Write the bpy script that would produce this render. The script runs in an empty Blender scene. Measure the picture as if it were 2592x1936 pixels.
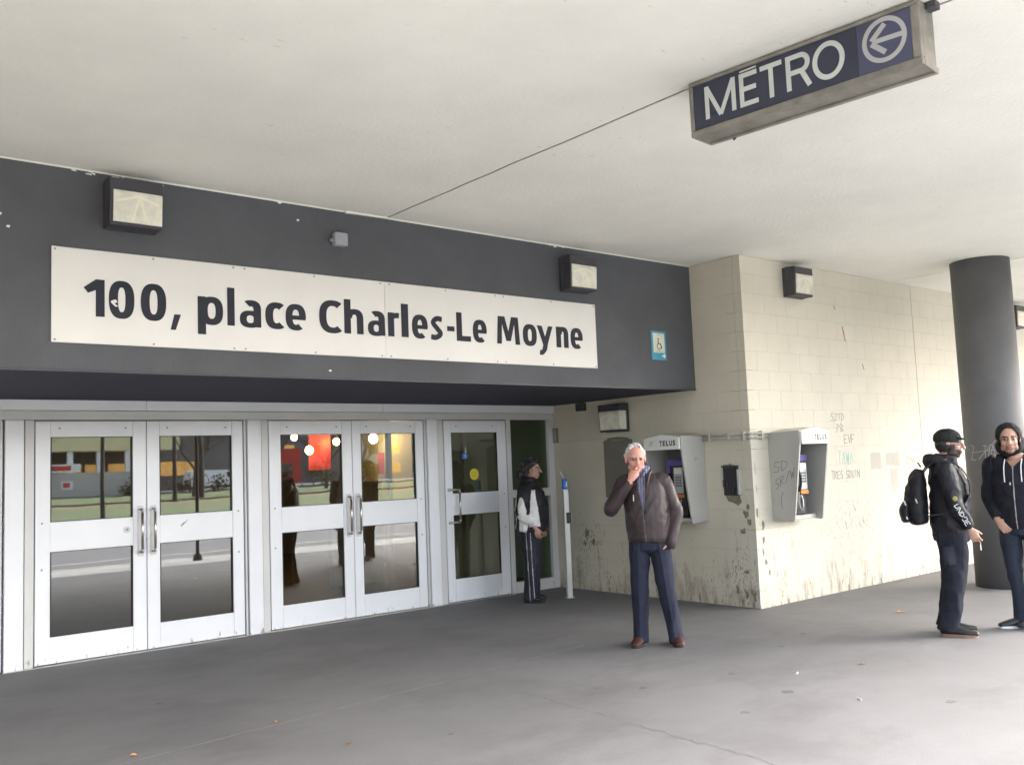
import bpy, bmesh, math, random
import numpy as np
from mathutils import Vector, Matrix, noise
random.seed(7)
S = bpy.context.scene
COL = S.collection
RAD = math.radians
# ------------------------------------------------------------------ camera, sky, sun, exposure
CAM_POS = Vector((-8.238, -9.155, 1.60))
YAW, PITCH, ROLL = 0.690436, 0.0885218, -0.0403774
cd = bpy.data.cameras.new("camera"); cam = bpy.data.objects.new("camera", cd); COL.objects.link(cam)
cd.sensor_width = 36.0; cd.lens = 32.70; cd.clip_start = 0.05; cd.clip_end = 3000
_f = Vector((math.sin(YAW)*math.cos(PITCH), math.cos(YAW)*math.cos(PITCH), math.sin(PITCH)))
_r = Vector((math.cos(YAW), -math.sin(YAW), 0)); _u = _r.cross(_f)
_r2 = math.cos(ROLL)*_r + math.sin(ROLL)*_u; _u2 = -math.sin(ROLL)*_r + math.cos(ROLL)*_u
cam.matrix_world = Matrix(((_r2.x, _u2.x, -_f.x, CAM_POS.x), (_r2.y, _u2.y, -_f.y, CAM_POS.y), (_r2.z, _u2.z, -_f.z, CAM_POS.z), (0, 0, 0, 1)))
S.camera = cam
SUN_EL, SUN_AZ = 32.0, 118.0     # azimuth measured clockwise from +Y: the light comes from the street, a little from the right
w = bpy.data.worlds.new("World"); S.world = w; w.use_nodes = True
nt = w.node_tree; nt.nodes.clear()
sky = nt.nodes.new("ShaderNodeTexSky"); sky.sky_type = 'NISHITA'; sky.sun_disc = False
sky.sun_elevation = RAD(SUN_EL); sky.sun_rotation = RAD(SUN_AZ); sky.air_density = 1.0; sky.dust_density = 4.0; sky.ozone_density = 1.0
hs = nt.nodes.new("ShaderNodeHueSaturation"); hs.inputs['Saturation'].default_value = 0.5
bg = nt.nodes.new("ShaderNodeBackground"); bg.inputs['Strength'].default_value = 0.15
wo = nt.nodes.new("ShaderNodeOutputWorld")
nt.links.new(sky.outputs[0], hs.inputs['Color']); nt.links.new(hs.outputs[0], bg.inputs[0]); nt.links.new(bg.outputs[0], wo.inputs[0])
sd = bpy.data.lights.new("sun", 'SUN'); sd.energy = 0.6; sd.angle = RAD(25); sd.color = (1.0, 0.98, 0.94)
sun = bpy.data.objects.new("sun", sd); COL.objects.link(sun)
_d = Vector((math.sin(RAD(SUN_AZ))*math.cos(RAD(SUN_EL)), math.cos(RAD(SUN_AZ))*math.cos(RAD(SUN_EL)), math.sin(RAD(SUN_EL))))
sun.rotation_euler = _d.to_track_quat('Z', 'Y').to_euler()
S.view_settings.view_transform = 'Standard'; S.view_settings.look = 'None'; S.view_settings.gamma = 1.0
S.view_settings.exposure = 2.95
S.render.engine = 'CYCLES'; S.cycles.max_bounces = 10; S.cycles.diffuse_bounces = 6; S.cycles.glossy_bounces = 5
S.cycles.transparent_max_bounces = 16; S.cycles.use_denoising = True; S.cycles.sample_clamp_indirect = 6

# ------------------------------------------------------------------ dimensions (metres)
H, HF, B, A = 3.7686, 2.3581, 2.4234, 3.1162     # ceiling, soffit, fascia distance, block wall distance

# ------------------------------------------------------------------ materials
MATS = {}
def lin(c): return tuple(c) + (1.0,)
def mat(name, col, rough=0.6, var=0.12, scale=3.0, bump=0.0, bscale=60.0, metal=0.0, spec=0.5, vcol=False, emit=None, es=0.0, dirt=None, stretch=None, coat=0.0):
    if name in MATS: return MATS[name]
    m = bpy.data.materials.new(name); m.use_nodes = True; t = m.node_tree; N = t.nodes; Lk = t.links
    b = N['Principled BSDF']
    tc = N.new('ShaderNodeTexCoord'); geo = N.new('ShaderNodeNewGeometry')
    src = geo.outputs['Position'] if not vcol else tc.outputs['Object']
    if stretch:
        mp = N.new('ShaderNodeMapping'); mp.inputs['Scale'].default_value = stretch; Lk.new(src, mp.inputs[0]); src = mp.outputs[0]
    n = N.new('ShaderNodeTexNoise'); n.inputs['Scale'].default_value = scale; n.inputs['Detail'].default_value = 6; n.inputs['Roughness'].default_value = 0.62
    Lk.new(src, n.inputs['Vector'])
    mr = N.new('ShaderNodeMapRange'); mr.inputs['From Min'].default_value = .3; mr.inputs['From Max'].default_value = .7
    mr.inputs['To Min'].default_value = 1-var; mr.inputs['To Max'].default_value = 1+var; Lk.new(n.outputs['Fac'], mr.inputs['Value'])
    vm = N.new('ShaderNodeVectorMath'); vm.operation = 'SCALE'; Lk.new(mr.outputs[0], vm.inputs['Scale'])
    if vcol:
        at = N.new('ShaderNodeAttribute'); at.attribute_name = 'Col'; Lk.new(at.outputs['Color'], vm.inputs[0])
    else:
        vm.inputs[0].default_value = col[:3]
    cur = vm.outputs[0]
    for dd in (dirt or []):
        # dd: color, noise scale xyz, threshold lo/hi, height lo (full) / hi (none)
        dc, dsc, lo, hi, zl, zh = dd
        mp = N.new('ShaderNodeMapping'); mp.inputs['Scale'].default_value = dsc; Lk.new(geo.outputs['Position'], mp.inputs[0])
        dn = N.new('ShaderNodeTexNoise'); dn.inputs['Scale'].default_value = 1.0; dn.inputs['Detail'].default_value = 8; dn.inputs['Roughness'].default_value = .7; Lk.new(mp.outputs[0], dn.inputs['Vector'])
        sx = N.new('ShaderNodeSeparateXYZ'); Lk.new(geo.outputs['Position'], sx.inputs[0])
        hr = N.new('ShaderNodeMapRange'); hr.inputs['From Min'].default_value = zl; hr.inputs['From Max'].default_value = zh
        hr.inputs['To Min'].default_value = 0.22 if zl < 50 else 0.0; hr.inputs['To Max'].default_value = 0.0; Lk.new(sx.outputs['Z'], hr.inputs['Value'])
        ad = N.new('ShaderNodeMath'); ad.operation = 'ADD'; Lk.new(dn.outputs['Fac'], ad.inputs[0]); Lk.new(hr.outputs[0], ad.inputs[1])
        r2 = N.new('ShaderNodeMapRange'); r2.inputs['From Min'].default_value = lo; r2.inputs['From Max'].default_value = hi; Lk.new(ad.outputs[0], r2.inputs['Value'])
        mx = N.new('ShaderNodeMix'); mx.data_type = 'RGBA'; Lk.new(r2.outputs[0], mx.inputs['Factor']); Lk.new(cur, mx.inputs['A']); mx.inputs['B'].default_value = lin(dc)
        cur = mx.outputs['Result']
    Lk.new(cur, b.inputs['Base Color'])
    b.inputs['Roughness'].default_value = rough; b.inputs['Metallic'].default_value = metal
    b.inputs['Specular IOR Level'].default_value = spec; b.inputs['Coat Weight'].default_value = coat
    if bump:
        n2 = N.new('ShaderNodeTexNoise'); n2.inputs['Scale'].default_value = bscale; n2.inputs['Detail'].default_value = 5; Lk.new(src, n2.inputs['Vector'])
        bp = N.new('ShaderNodeBump'); bp.inputs['Strength'].default_value = bump; bp.inputs['Distance'].default_value = 0.01
        Lk.new(n2.outputs['Fac'], bp.inputs['Height']); Lk.new(bp.outputs[0], b.inputs['Normal'])
    if emit:
        b.inputs['Emission Color'].default_value = lin(emit); b.inputs['Emission Strength'].default_value = es
    MATS[name] = m; return m

def glass_mat(name, tint, ior=1.75):
    m = bpy.data.materials.new(name); m.use_nodes = True; t = m.node_tree; N = t.nodes; N.clear(); Lk = t.links
    o = N.new('ShaderNodeOutputMaterial'); tr = N.new('ShaderNodeBsdfTransparent'); tr.inputs[0].default_value = lin(tint)
    gl = N.new('ShaderNodeBsdfGlossy'); gl.inputs['Roughness'].default_value = 0.012; gl.inputs['Color'].default_value = (.95, .97, .96, 1)
    fr = N.new('ShaderNodeFresnel'); fr.inputs['IOR'].default_value = ior
    geo = N.new('ShaderNodeNewGeometry'); n = N.new('ShaderNodeTexNoise'); n.inputs['Scale'].default_value = 1.6; Lk.new(geo.outputs['Position'], n.inputs['Vector'])
    bp = N.new('ShaderNodeBump'); bp.inputs['Strength'].default_value = .035; bp.inputs['Distance'].default_value = .01; Lk.new(n.outputs['Fac'], bp.inputs['Height'])
    Lk.new(bp.outputs[0], gl.inputs['Normal'])
    bf = N.new('ShaderNodeMath'); bf.operation = 'SUBTRACT'; bf.inputs[0].default_value = 1.0; Lk.new(geo.outputs['Backfacing'], bf.inputs[1])
    ml = N.new('ShaderNodeMath'); ml.operation = 'MULTIPLY'; Lk.new(fr.outputs[0], ml.inputs[0]); Lk.new(bf.outputs[0], ml.inputs[1])
    mx = N.new('ShaderNodeMixShader'); Lk.new(ml.outputs[0], mx.inputs[0]); Lk.new(tr.outputs[0], mx.inputs[1]); Lk.new(gl.outputs[0], mx.inputs[2]); Lk.new(mx.outputs[0], o.inputs[0])
    return m

M_CEIL = mat('ceiling_stucco', (.84, .835, .77), .9, .06, .8, .4, 30, dirt=[((.50, .47, .42), (7, 22, 8), .66, .74, 50, 100)])
M_FASC = mat('fascia_dark_stucco', (.086, .089, .100), .85, .14, 1.4, .5, 55)
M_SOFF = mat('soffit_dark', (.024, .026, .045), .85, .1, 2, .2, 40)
M_BLOCK = mat('block_cream_paint', (.60, .565, .475), .62, .05, 1.6, .3, 45, dirt=[((.30, .26, .20), (9, 9, 2.2), .66, .86, 0.0, .95), ((.16, .135, .105), (15, 15, 4.0), .76, .85, 0.0, .7)])
M_JOINT = mat('block_joint_paint', (.50, .46, .38), .8, .1, 8)
M_ALU = mat('door_white_metal', (.80, .82, .87), .38, .03, 2.5, .04, 30, spec=.5, dirt=[((.22, .19, .16), (22, 22, 7), .74, .84, 0.0, .17)])
M_ALU2 = mat('frame_grey_white_metal', (.62, .62, .62), .42, .05, 2.5, .04, 30, dirt=[((.22, .19, .16), (22, 22, 7), .74, .84, 0.0, .2)])
M_GASK = mat('gasket_black', (.02, .02, .022), .6)
M_STEEL = mat('brushed_steel', (.55, .54, .52), .28, .08, 8, .05, 90, metal=.9)
M_GLASS = glass_mat('door_glass', (.80, .77, .70), 2.7)
M_GLASS2 = glass_mat('sidelight_glass', (.60, .70, .62), 1.6)
M_FLOOR = mat('pavement_concrete', (.165, .162, .168), .74, .13, .8, .16, 70, dirt=[((.115, .11, .115), (.9, 1.3, 1), .48, .75, 50, 100), ((.105, .10, .10), (7, 7, 5), .68, .74, 50, 100)])
M_FLOOR2 = mat('pavement_seam_mortar', (.215, .205, .195), .85, .2, 6, .2, 60)
M_CRACK = mat('pavement_crack_dark', (.130, .127, .128), .9, .2, 6)
M_ROAD = mat('asphalt', (.19, .19, .20), .85, .15, 1.4, .3, 50)
M_LINE = mat('road_paint', (.62, .62, .6), .7, .12, 4)
M_GRASS = mat('lawn_grass', (.13, .17, .07), .95, .35, 1.5, .6, 20)
M_STRAW = mat('worn_lawn_earth', (.22, .17, .10), .95, .3, 1.5)
M_SIGNW = mat('sign_white_panel', (.70, .68, .655), .5, .045, 1.3)
M_SIGNL = mat('sign_navy_letters', (.011, .013, .025), .7, .1, 8)
M_SCREW = mat('screw_grey', (.3, .29, .28), .4, metal=.5)
M_COLUMN = mat('column_dark_paint', (.12, .12, .127), .6, .12, 2.2, .25, 40)
M_LAMPH = mat('lamp_bronze_housing', (.048, .045, .056), .5, .15, 8)
M_LENS = mat('lamp_prismatic_lens', (.72, .70, .60), .22, .16, 9, .15, 22, spec=.6, coat=.4)
M_LENSR = mat('lamp_reflector_ridge', (.80, .77, .60), .25, .04, 9)
M_BOX = mat('junction_box_grey', (.30, .32, .34), .5)
M_METROF = mat('metro_sign_aluminium', (.24, .225, .20), .5, .30, 7, .15, 30, metal=.25)
M_METROB = mat('metro_sign_navy_face', (.030, .034, .062), .35, .15, 5)
M_METROB2 = mat('metro_sign_blue_panel', (.060, .066, .125), .35, .12, 5)
M_METROW = mat('metro_sign_white_letters', (.56, .59, .57), .45, .06, 4)
M_METROG = mat('metro_sign_grey_arrow', (.42, .42, .42), .45, .08, 4)
M_BOOTH = mat('booth_grey_metal', (.44, .44, .42), .38, .06, 3, .05, 30, metal=.2)
M_BOOTHD = mat('booth_back_dark', (.13, .13, .15), .45, .1, 4)
M_BSIGN = mat('booth_sign_white', (.78, .80, .77), .4, .03, 5)
M_BLACK = mat('black_plastic', (.015, .015, .02), .4)
M_PURPLE = mat('phone_purple', (.10, .06, .26), .4)
M_PSILV = mat('phone_silver', (.42, .45, .46), .3, metal=.4)
M_PSCR = mat('phone_card_white', (.72, .75, .70), .4)
M_ORANGE = mat('phone_orange', (.75, .26, .02), .4)
M_PIPE = mat('painted_conduit', (.44, .43, .39), .5, .1, 10)
M_TEAL = mat('access_sign_teal', (.03, .28, .42), .45)
M_TEALG = mat('graffiti_teal', (.30, .55, .48), .7)
M_INK = mat('graffiti_ink', (.26, .24, .24), .7, .2, 20)
M_INKP = mat('graffiti_faded_ink', (.38, .35, .31), .7, .15, 20)
M_SOOT = mat('soot_stain', (.22, .19, .14), .9, .3, 20)
M_PATCH = mat('paint_patch_grey', (.20, .185, .16), .8, .1, 3)
M_PATCH2 = mat('paint_patch_light', (.50, .47, .42), .8, .06, 3)
M_RUST = mat('rust_mark', (.50, .24, .09), .8, .2, 20)
M_YELLOW = mat('sticker_yellow', (.72, .62, .03), .45)
M_BLUE = mat('sticker_blue', (.02, .16, .50), .4)
M_BLUEC = mat('can_blue', (.01, .15, .60), .3, .1, 20)
M_LEAF = mat('dry_leaf', (.50, .22, .07), .7, .2, 30)
M_CIG = mat('cigarette_paper', (.82, .80, .76), .6)
M_CIGO = mat('cigarette_filter', (.62, .35, .14), .7)
M_PERSON = mat('person_paint', (1, 1, 1), .6, .06, 14, vcol=True)
M_SKIN = mat('skin', (1, 1, 1), .5, .05, 30, vcol=True)
M_HAIR = mat('hair', (1, 1, 1), .6, .3, 60, .5, 90, vcol=True)
M_LEATHER = mat('leather', (1, 1, 1), .46, .12, 7, .12, 40, vcol=True, spec=.4)
M_CLOTH = mat('cloth', (1, 1, 1), .85, .14, 9, .5, 22, vcol=True, spec=.25)
M_NYLON = mat('nylon_cloth', (1, 1, 1), .6, .15, 7, .5, 16, vcol=True, spec=.35)
M_HALLW = mat('hall_wall', (.24, .22, .18), .8, .08, 1)
M_HALLF = mat('hall_floor', (.075, .055, .04), .6, .2, 2)
M_WARM = mat('lamp_warm_glow', (1, .8, .45), .5, emit=(1, .66, .26), es=14)
M_RED = mat('shop_red_panel', (.45, .04, .03), .5, .5, 4, emit=(.8, .06, .03), es=.03)  # faint glow added to the red of banner, poster and print
M_AWN = mat('awning_yellow', (.66, .62, .36), .7, .08, .6)
M_BWALL = mat('far_wall_grey', (.42, .42, .39), .85, .12, .4)
M_DARKB = mat('far_dark_front', (.11, .11, .12), .6, .4, .3)
M_WHITE = mat('white_paint', (.78, .79, .80), .45, .04, 2)
M_BARK = mat('bark', (.075, .06, .055), .9, .25, 5, .6, 30)
M_BRUSH = mat('far_brush', (.05, .055, .03), .95, .4, .6)
M_TYRE = mat('tyre', (.02, .02, .02), .8)
M_SHOPO = mat('shop_warm_window', (.6, .35, .08), .5, .5, .8, emit=(.9, .5, .18), es=.16)

# ------------------------------------------------------------------ mesh helpers
class MB:
    def __init__(s): s.v = []; s.f = []
    def add(s, v, f):
        n = len(s.v); s.v += [tuple(p) for p in v]; s.f += [tuple(i+n for i in q) for q in f]; return s
    def box(s, x0, x1, y0, y1, z0, z1, bev=0.0):
        if bev <= 0:
            v = [(x, y, z) for x in (x0, x1) for y in (y0, y1) for z in (z0, z1)]
            return s.add(v, [(0, 1, 3, 2), (4, 6, 7, 5), (0, 4, 5, 1), (2, 3, 7, 6), (0, 2, 6, 4), (1, 5, 7, 3)])
        bm = bmesh.new(); bmesh.ops.create_cube(bm, size=1.0)
        for p in bm.verts: p.co = Vector(((x0+x1)/2 + p.co.x*(x1-x0), (y0+y1)/2 + p.co.y*(y1-y0), (z0+z1)/2 + p.co.z*(z1-z0)))
        bmesh.ops.bevel(bm, geom=bm.edges[:], offset=bev, segments=1, affect='EDGES')
        bm.verts.index_update(); v = [p.co[:] for p in bm.verts]; f = [[q.index for q in g.verts] for g in bm.faces]; bm.free()
        return s.add(v, f)
    def prism(s, pts, axis, a, b):
        # closed outline in the two other axes, extruded along axis from a to b
        def P(p, t):
            return {0: (t, p[0], p[1]), 1: (p[0], t, p[1]), 2: (p[0], p[1], t)}[axis]
        n = len(pts); v = [P(p, a) for p in pts] + [P(p, b) for p in pts]
        f = [tuple(range(n)), tuple(range(2*n-1, n-1, -1))] + [(i, i+n, (i+1) % n + n, (i+1) % n) for i in range(n)]
        return s.add(v, f)
    def cyl(s, p0, p1, r0, r1=None, n=12):
        r1 = r0 if r1 is None else r1
        p0 = Vector(p0); p1 = Vector(p1); t = (p1-p0).normalized(); a = t.orthogonal().normalized(); c = t.cross(a)
        v = []
        for p, r in ((p0, r0), (p1, r1)):
            for i in range(n):
                th = 2*math.pi*i/n; v.append(p + r*(math.cos(th)*a + math.sin(th)*c))
        return s.add(v, [tuple(range(n-1, -1, -1)), tuple(range(n, 2*n))] + [(i, (i+1) % n, (i+1) % n+n, i+n) for i in range(n)])
    def pipe(s, pts, r, n=8):
        pts = [Vector(p) for p in pts]
        for i in range(len(pts)-1): s.cyl(pts[i], pts[i+1], r, r, n)
        for p in pts[1:-1]: s.ell(p, (r*1.02,)*3, 8, 6)
        return s
    def ell(s, c, r, nu=16, nv=10, R=None):
        v = []; f = []
        for j in range(nv+1):
            ph = math.pi*j/nv
            for i in range(nu):
                th = 2*math.pi*i/nu
                q = Vector((r[0]*math.sin(ph)*math.cos(th), r[1]*math.sin(ph)*math.sin(th), r[2]*math.cos(ph)))
                if R is not None: q = R @ q
                v.append(Vector(c)+q)
        for j in range(nv):
            for i in range(nu):
                f.append((j*nu+i, (j+1)*nu+i, (j+1)*nu+(i+1) % nu, j*nu+(i+1) % nu))
        return s.add(v, f)
    def tube(s, ctrl, ref=(1, 0, 0), seg=16, sub=4, dome=.45):
        C = [np.array(list(p)+[a, b], float) for p, a, b in ctrl]
        P = [2*C[0]-C[1]] + C + [2*C[-1]-C[-2]]; out = []
        for i in range(1, len(P)-2):
            for k in range(sub):
                t = k/sub; p0, p1, p2, p3 = P[i-1], P[i], P[i+1], P[i+2]
                out.append(.5*((2*p1)+(-p0+p2)*t+(2*p0-5*p1+4*p2-p3)*t*t+(-p0+3*p1-3*p2+p3)*t**3))
        out.append(C[-1]); ref = Vector(ref)
        rings = []; n = len(out)
        for i, o in enumerate(out):
            t = Vector((out[min(i+1, n-1)]-out[max(i-1, 0)])[:3])
            if t.length < 1e-9: t = Vector((0, 0, 1))
            t.normalize(); a = ref - ref.dot(t)*t
            a = a.normalized() if a.length > 1e-4 else t.orthogonal().normalized()
            rings.append((Vector([float(q_) for q_ in o[:3]]), a, t.cross(a), float(max(o[3], .001)), float(max(o[4], .001)), t))
        def dom(rg, sgn):
            p, a, c, ra, rb, t = rg; m = min(ra, rb)*dome*2
            return [(p+sgn*t*m*.5, a, c, ra*.86, rb*.86, t), (p+sgn*t*m*.85, a, c, ra*.5, rb*.5, t)]
        e0 = dom(rings[0], -1); e1 = dom(rings[-1], 1)
        rings = [e0[1], e0[0]] + rings + e1; v = []; f = []
        for p, a, c, ra, rb, t in rings:
            for k in range(seg):
                th = 2*math.pi*k/seg; v.append(p + ra*math.cos(th)*a + rb*math.sin(th)*c)
        for j in range(len(rings)-1):
            for k in range(seg): f.append((j*seg+k, j*seg+(k+1) % seg, (j+1)*seg+(k+1) % seg, (j+1)*seg+k))
        f.append(tuple(range(seg-1, -1, -1))); m = (len(rings)-1)*seg; f.append(tuple(range(m, m+seg)))
        return s.add(v, f)
    def build(s, name, m, parent=None, smooth=False, loc=None):
        me = bpy.data.meshes.new(name); me.from_pydata(s.v, [], s.f)
        bm = bmesh.new(); bm.from_mesh(me); bmesh.ops.recalc_face_normals(bm, faces=bm.faces); bm.to_mesh(me); bm.free()
        if smooth: me.polygons.foreach_set('use_smooth', [True]*len(me.polygons))
        me.materials.append(m)
        o = bpy.data.objects.new(name, me); COL.objects.link(o)
        if parent: o.parent = parent
        if loc: o.location = loc
        return o
def tag(o, label=None, cat=None, group=None, kind=None):
    if label: o['label'] = label
    if cat: o['category'] = cat
    if group: o['group'] = group
    if kind: o['kind'] = kind
    return o
def thing(name, label, cat, loc=(0, 0, 0), rz=0.0, group=None):
    o = bpy.data.objects.new(name, None); o.empty_display_size = .2; COL.objects.link(o)
    o.location = loc; o.rotation_euler = (0, 0, rz); return tag(o, label, cat, group)
def copy_tree(o, parent=None):
    c = o.copy(); COL.objects.link(c)
    if parent: c.parent = parent
    for ch in list(o.children): copy_tree(ch, c)
    return c
def bx(name, m, parent, *a, bev=0.0): return MB().box(*a, bev=bev).build(name, m, parent)

# glyphs from Blender's built-in font, as thin solid meshes
def glyph_mesh(ch, offset=0.0, ext=0.02):
    c = bpy.data.curves.new('glyph', 'FONT'); c.body = ch; c.size = 1.0; c.offset = offset; c.extrude = ext; c.resolution_u = 5
    o = bpy.data.objects.new('glyph', c); COL.objects.link(o); bpy.context.view_layer.update()
    dg = bpy.context.evaluated_depsgraph_get(); me = bpy.data.meshes.new_from_object(o.evaluated_get(dg))
    bpy.data.objects.remove(o); bpy.data.curves.remove(c); return me
def letter(name, ch, x0, x1, zb, scale, M4, m, parent, offset=0.0, thick=.004, ztop=None):
    """fit a glyph to [x0,x1] with baseline zb and vertical scale; M4 maps (x, z, out) to parent space"""
    me = glyph_mesh(ch, offset); n = len(me.vertices); co = np.zeros(n*3); me.vertices.foreach_get('co', co); co = co.reshape(-1, 3)
    mn, mx = co.min(0), co.max(0)
    xs = (co[:, 0]-mn[0])/(mx[0]-mn[0])*(x1-x0)+x0
    if ztop is not None: zs = (co[:, 1]-mn[1])/(mx[1]-mn[1])*(ztop-zb)+zb
    else: zs = zb + co[:, 1]*scale
    dz = (co[:, 2]-mn[2])/(mx[2]-mn[2]+1e-9)*thick
    pts = np.stack([xs, zs, dz, np.ones(n)], 1) @ np.array(M4).T
    me.vertices.foreach_set('co', pts[:, :3].ravel()); me.update()
    me.materials.clear(); me.materials.append(m); me.name = name
    bm = bmesh.new(); bm.from_mesh(me); bmesh.ops.recalc_face_normals(bm, faces=bm.faces); bm.to_mesh(me); bm.free()
    o = bpy.data.objects.new(name, me); COL.objects.link(o)
    if parent: o.parent = parent
    return o
def facing_y(y): return [[1, 0, 0, 0], [0, 0, -1, y], [0, 1, 0, 0], [0, 0, 0, 1]]     # text readable from -Y, sitting on plane y

# ------------------------------------------------------------------ SETTING: ground, road, ceiling
g = MB().box(-60, 60, -8.3, 14, -.3, 0).build('pavement', M_FLOOR); tag(g, kind='structure')
g = MB().box(-60, 60, -9.751, -8.303, -.3, .001).build('sidewalk', mat('sidewalk_concrete', (.48, .475, .465), .8, .12, 1.2, .3, 50)); tag(g, kind='structure')
g = MB().box(-900, 900, -900, 500, -.9, -.32).build('ground', M_GRASS); tag(g, kind='structure')
g = MB().box(-300, 300, -30, -9.9, -.3, -.13).build('road', M_ROAD); tag(g, kind='structure')
for a, b in ((-12.42, -12.56),):
    bx('lane_line', M_LINE, g, -300, 300, b, a, -.131, -.126)
bx('lane_line', M_LINE, g, -300, 300, -29.4, -29.25, -.131, -.126)
k = thing('kerb', 'long concrete kerb between the sidewalk and the road', 'kerb')
k['kind'] = 'structure'
for i in range(40): bx('kerb_stone', M_FLOOR2, k, -60+3*i+.01, -57+3*i-.01, -9.9, -9.752, -.3, .003, bev=.01)
g = MB().box(-300, 300, -52, -30.0, -.3, -.02).build('near_lawn', M_GRASS); tag(g, kind='structure')
g = MB().box(-300, 300, -60, -52.01, -.3, -.03).build('far_path', M_STRAW); tag(g, kind='structure')
g = MB().box(-300, 300, -88, -60.01, -.3, 0.1).build('far_lawn', M_GRASS); tag(g, kind='structure')
g = MB().box(-300, 300, -112, -88.01, -.3, 0.3).build('far_road', M_ROAD); tag(g, kind='structure')

# pavement seams and cracks (thin, let into the surface: raised 2-4 mm patches)
def ribbon(mb, pts, wd, z=.004, th=.004):
    pts = [Vector((p[0], p[1], 0)) for p in pts]; L = []; R_ = []
    for i, p in enumerate(pts):
        t = (pts[min(i+1, len(pts)-1)]-pts[max(i-1, 0)]).normalized(); n = Vector((-t.y, t.x, 0)); ww = wd*(.7+.6*random.random())/2
        L.append(p+n*ww); R_.append(p-n*ww)
    v = [(q.x, q.y, z) for q in L] + [(q.x, q.y, z) for q in R_]; n = len(pts)
    mb.add(v, [(i, i+1, n+i+1, n+i) for i in range(n-1)])
def wig(a, b, n, amp):
    return [(a[0]+(b[0]-a[0])*i/n+random.uniform(-amp, amp), a[1]+(b[1]-a[1])*i/n+random.uniform(-amp, amp)) for i in range(n+1)]
pv = bpy.data.objects['pavement']
mb = MB(); ribbon(mb, wig((-7.3, -3.58), (-2.5, -3.07), 26, .008), .022); mb.build('light_seam', M_FLOOR2, pv)
mb = MB(); ribbon(mb, wig((-3.95, -3.9), (-4.09, -6.6), 60, .02), .008, .0012); mb.build('crack', M_CRACK, pv)
for cx, cy, rr in ((-3.5, -4.25, .035), (-3.3, -4.5, .03), (-2.55, -4.7, .035), (-3.35, -5.4, .03), (-2.75, -5.3, .04), (-1.5, -4.4, .025), (-4.9, -4.4, .02), (-2.3, -6.2, .03), (-.9, -4.2, .025), (-5.9, -2.2, .02)):
    mb = MB(); q = [(cx+rr*(.6+.7*random.random())*math.cos(t*.785)*1.3, cy+rr*(.6+.7*random.random())*math.sin(t*.785)) for t in range(8)]
    mb.prism(q, 2, .0003, .001); mb.build('gum_stain', M_CRACK, pv)

# ceiling: slabs with an open joint between them, dark gap behind
cl = bpy.data.objects.new('ceiling', None); COL.objects.link(cl); tag(cl, kind='structure')
CE = -8.0
_k = [(-4.02, 0), (-4.007, -2.53), (-3.99, -5.73), (-3.75, -7.2), (-3.6, CE)]
j1 = [_k[0]]
for (_a, _b), (_c, _d) in zip(_k[:-1], _k[1:]):
    for _i in range(1, 13): j1.append((_a+(_c-_a)*_i/12+random.gauss(0, .005)*(_i < 12), _b+(_d-_b)*_i/12))
j2 = [(3.2, 0), (3.2, CE)]
g_ = .011
MB().prism([(-26, 0), (-26, CE)] + [(x-g_, y) for x, y in reversed(j1)], 2, H, H+.12).build('ceiling_slab', M_CEIL, cl)
MB().prism([(x+g_, y) for x, y in j1] + [(x-g_, y) for x, y in reversed(j2)], 2, H, H+.12).build('ceiling_slab', M_CEIL, cl)
MB().prism([(j2[0][0]+g_, 0), (j2[1][0]+g_, CE), (13, CE), (13, 0)], 2, H, H+.12).build('ceiling_slab', M_CEIL, cl)
MB().prism([(x-g_+.0005, y) for x, y in j1]+[(x+g_-.0005, y) for x, y in reversed(j1)], 2, H+.003, H+.02).build('joint_gap_shade', mat('joint_gap_shade_dark', (.20, .18, .155), .9, .4, 12), cl)  # dark strip just inside the open joint, coloured in as the gap's shade
bx('slab_core', M_CRACK, cl, -26, 13, CE, 0, H+.121, H+.45)
bx('edge_beam', M_CEIL, cl, -26, 13, CE-.25, CE-.002, H-.02, H+.45)
# peeling scabs of paint beside the joint
mb = MB()
for i in range(46):
    t = random.random(); yy = -3 - 4.2*t; xx = -3.99 + random.gauss(0, .12)*(1.4 if i % 3 else .3)
    r = random.uniform(.012, .045); dx_, dy_ = random.gauss(.6, .3)*r, random.gauss(0, .6)*r; q = [(xx, yy), (xx+dx_*.5, yy+dy_*.5+r*.12), (xx+dx_, yy+dy_), (xx+dx_*.5, yy+dy_*.5+r*.12+.0035)]
    mb.prism(q, 2, H-.0015, H-.0002)
tag(mb.build('paint_scabs', M_PATCH2, cl), kind='stuff')
# unseen building mass added above the ceiling against light leaks
b_ = MB().box(-26, 13, -1.0, 16, H+.46, 12).build('upper_light_stop', M_FASC)
tag(b_, 'unseen dark mass added over the canopy to stop light leaks', 'building')

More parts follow.
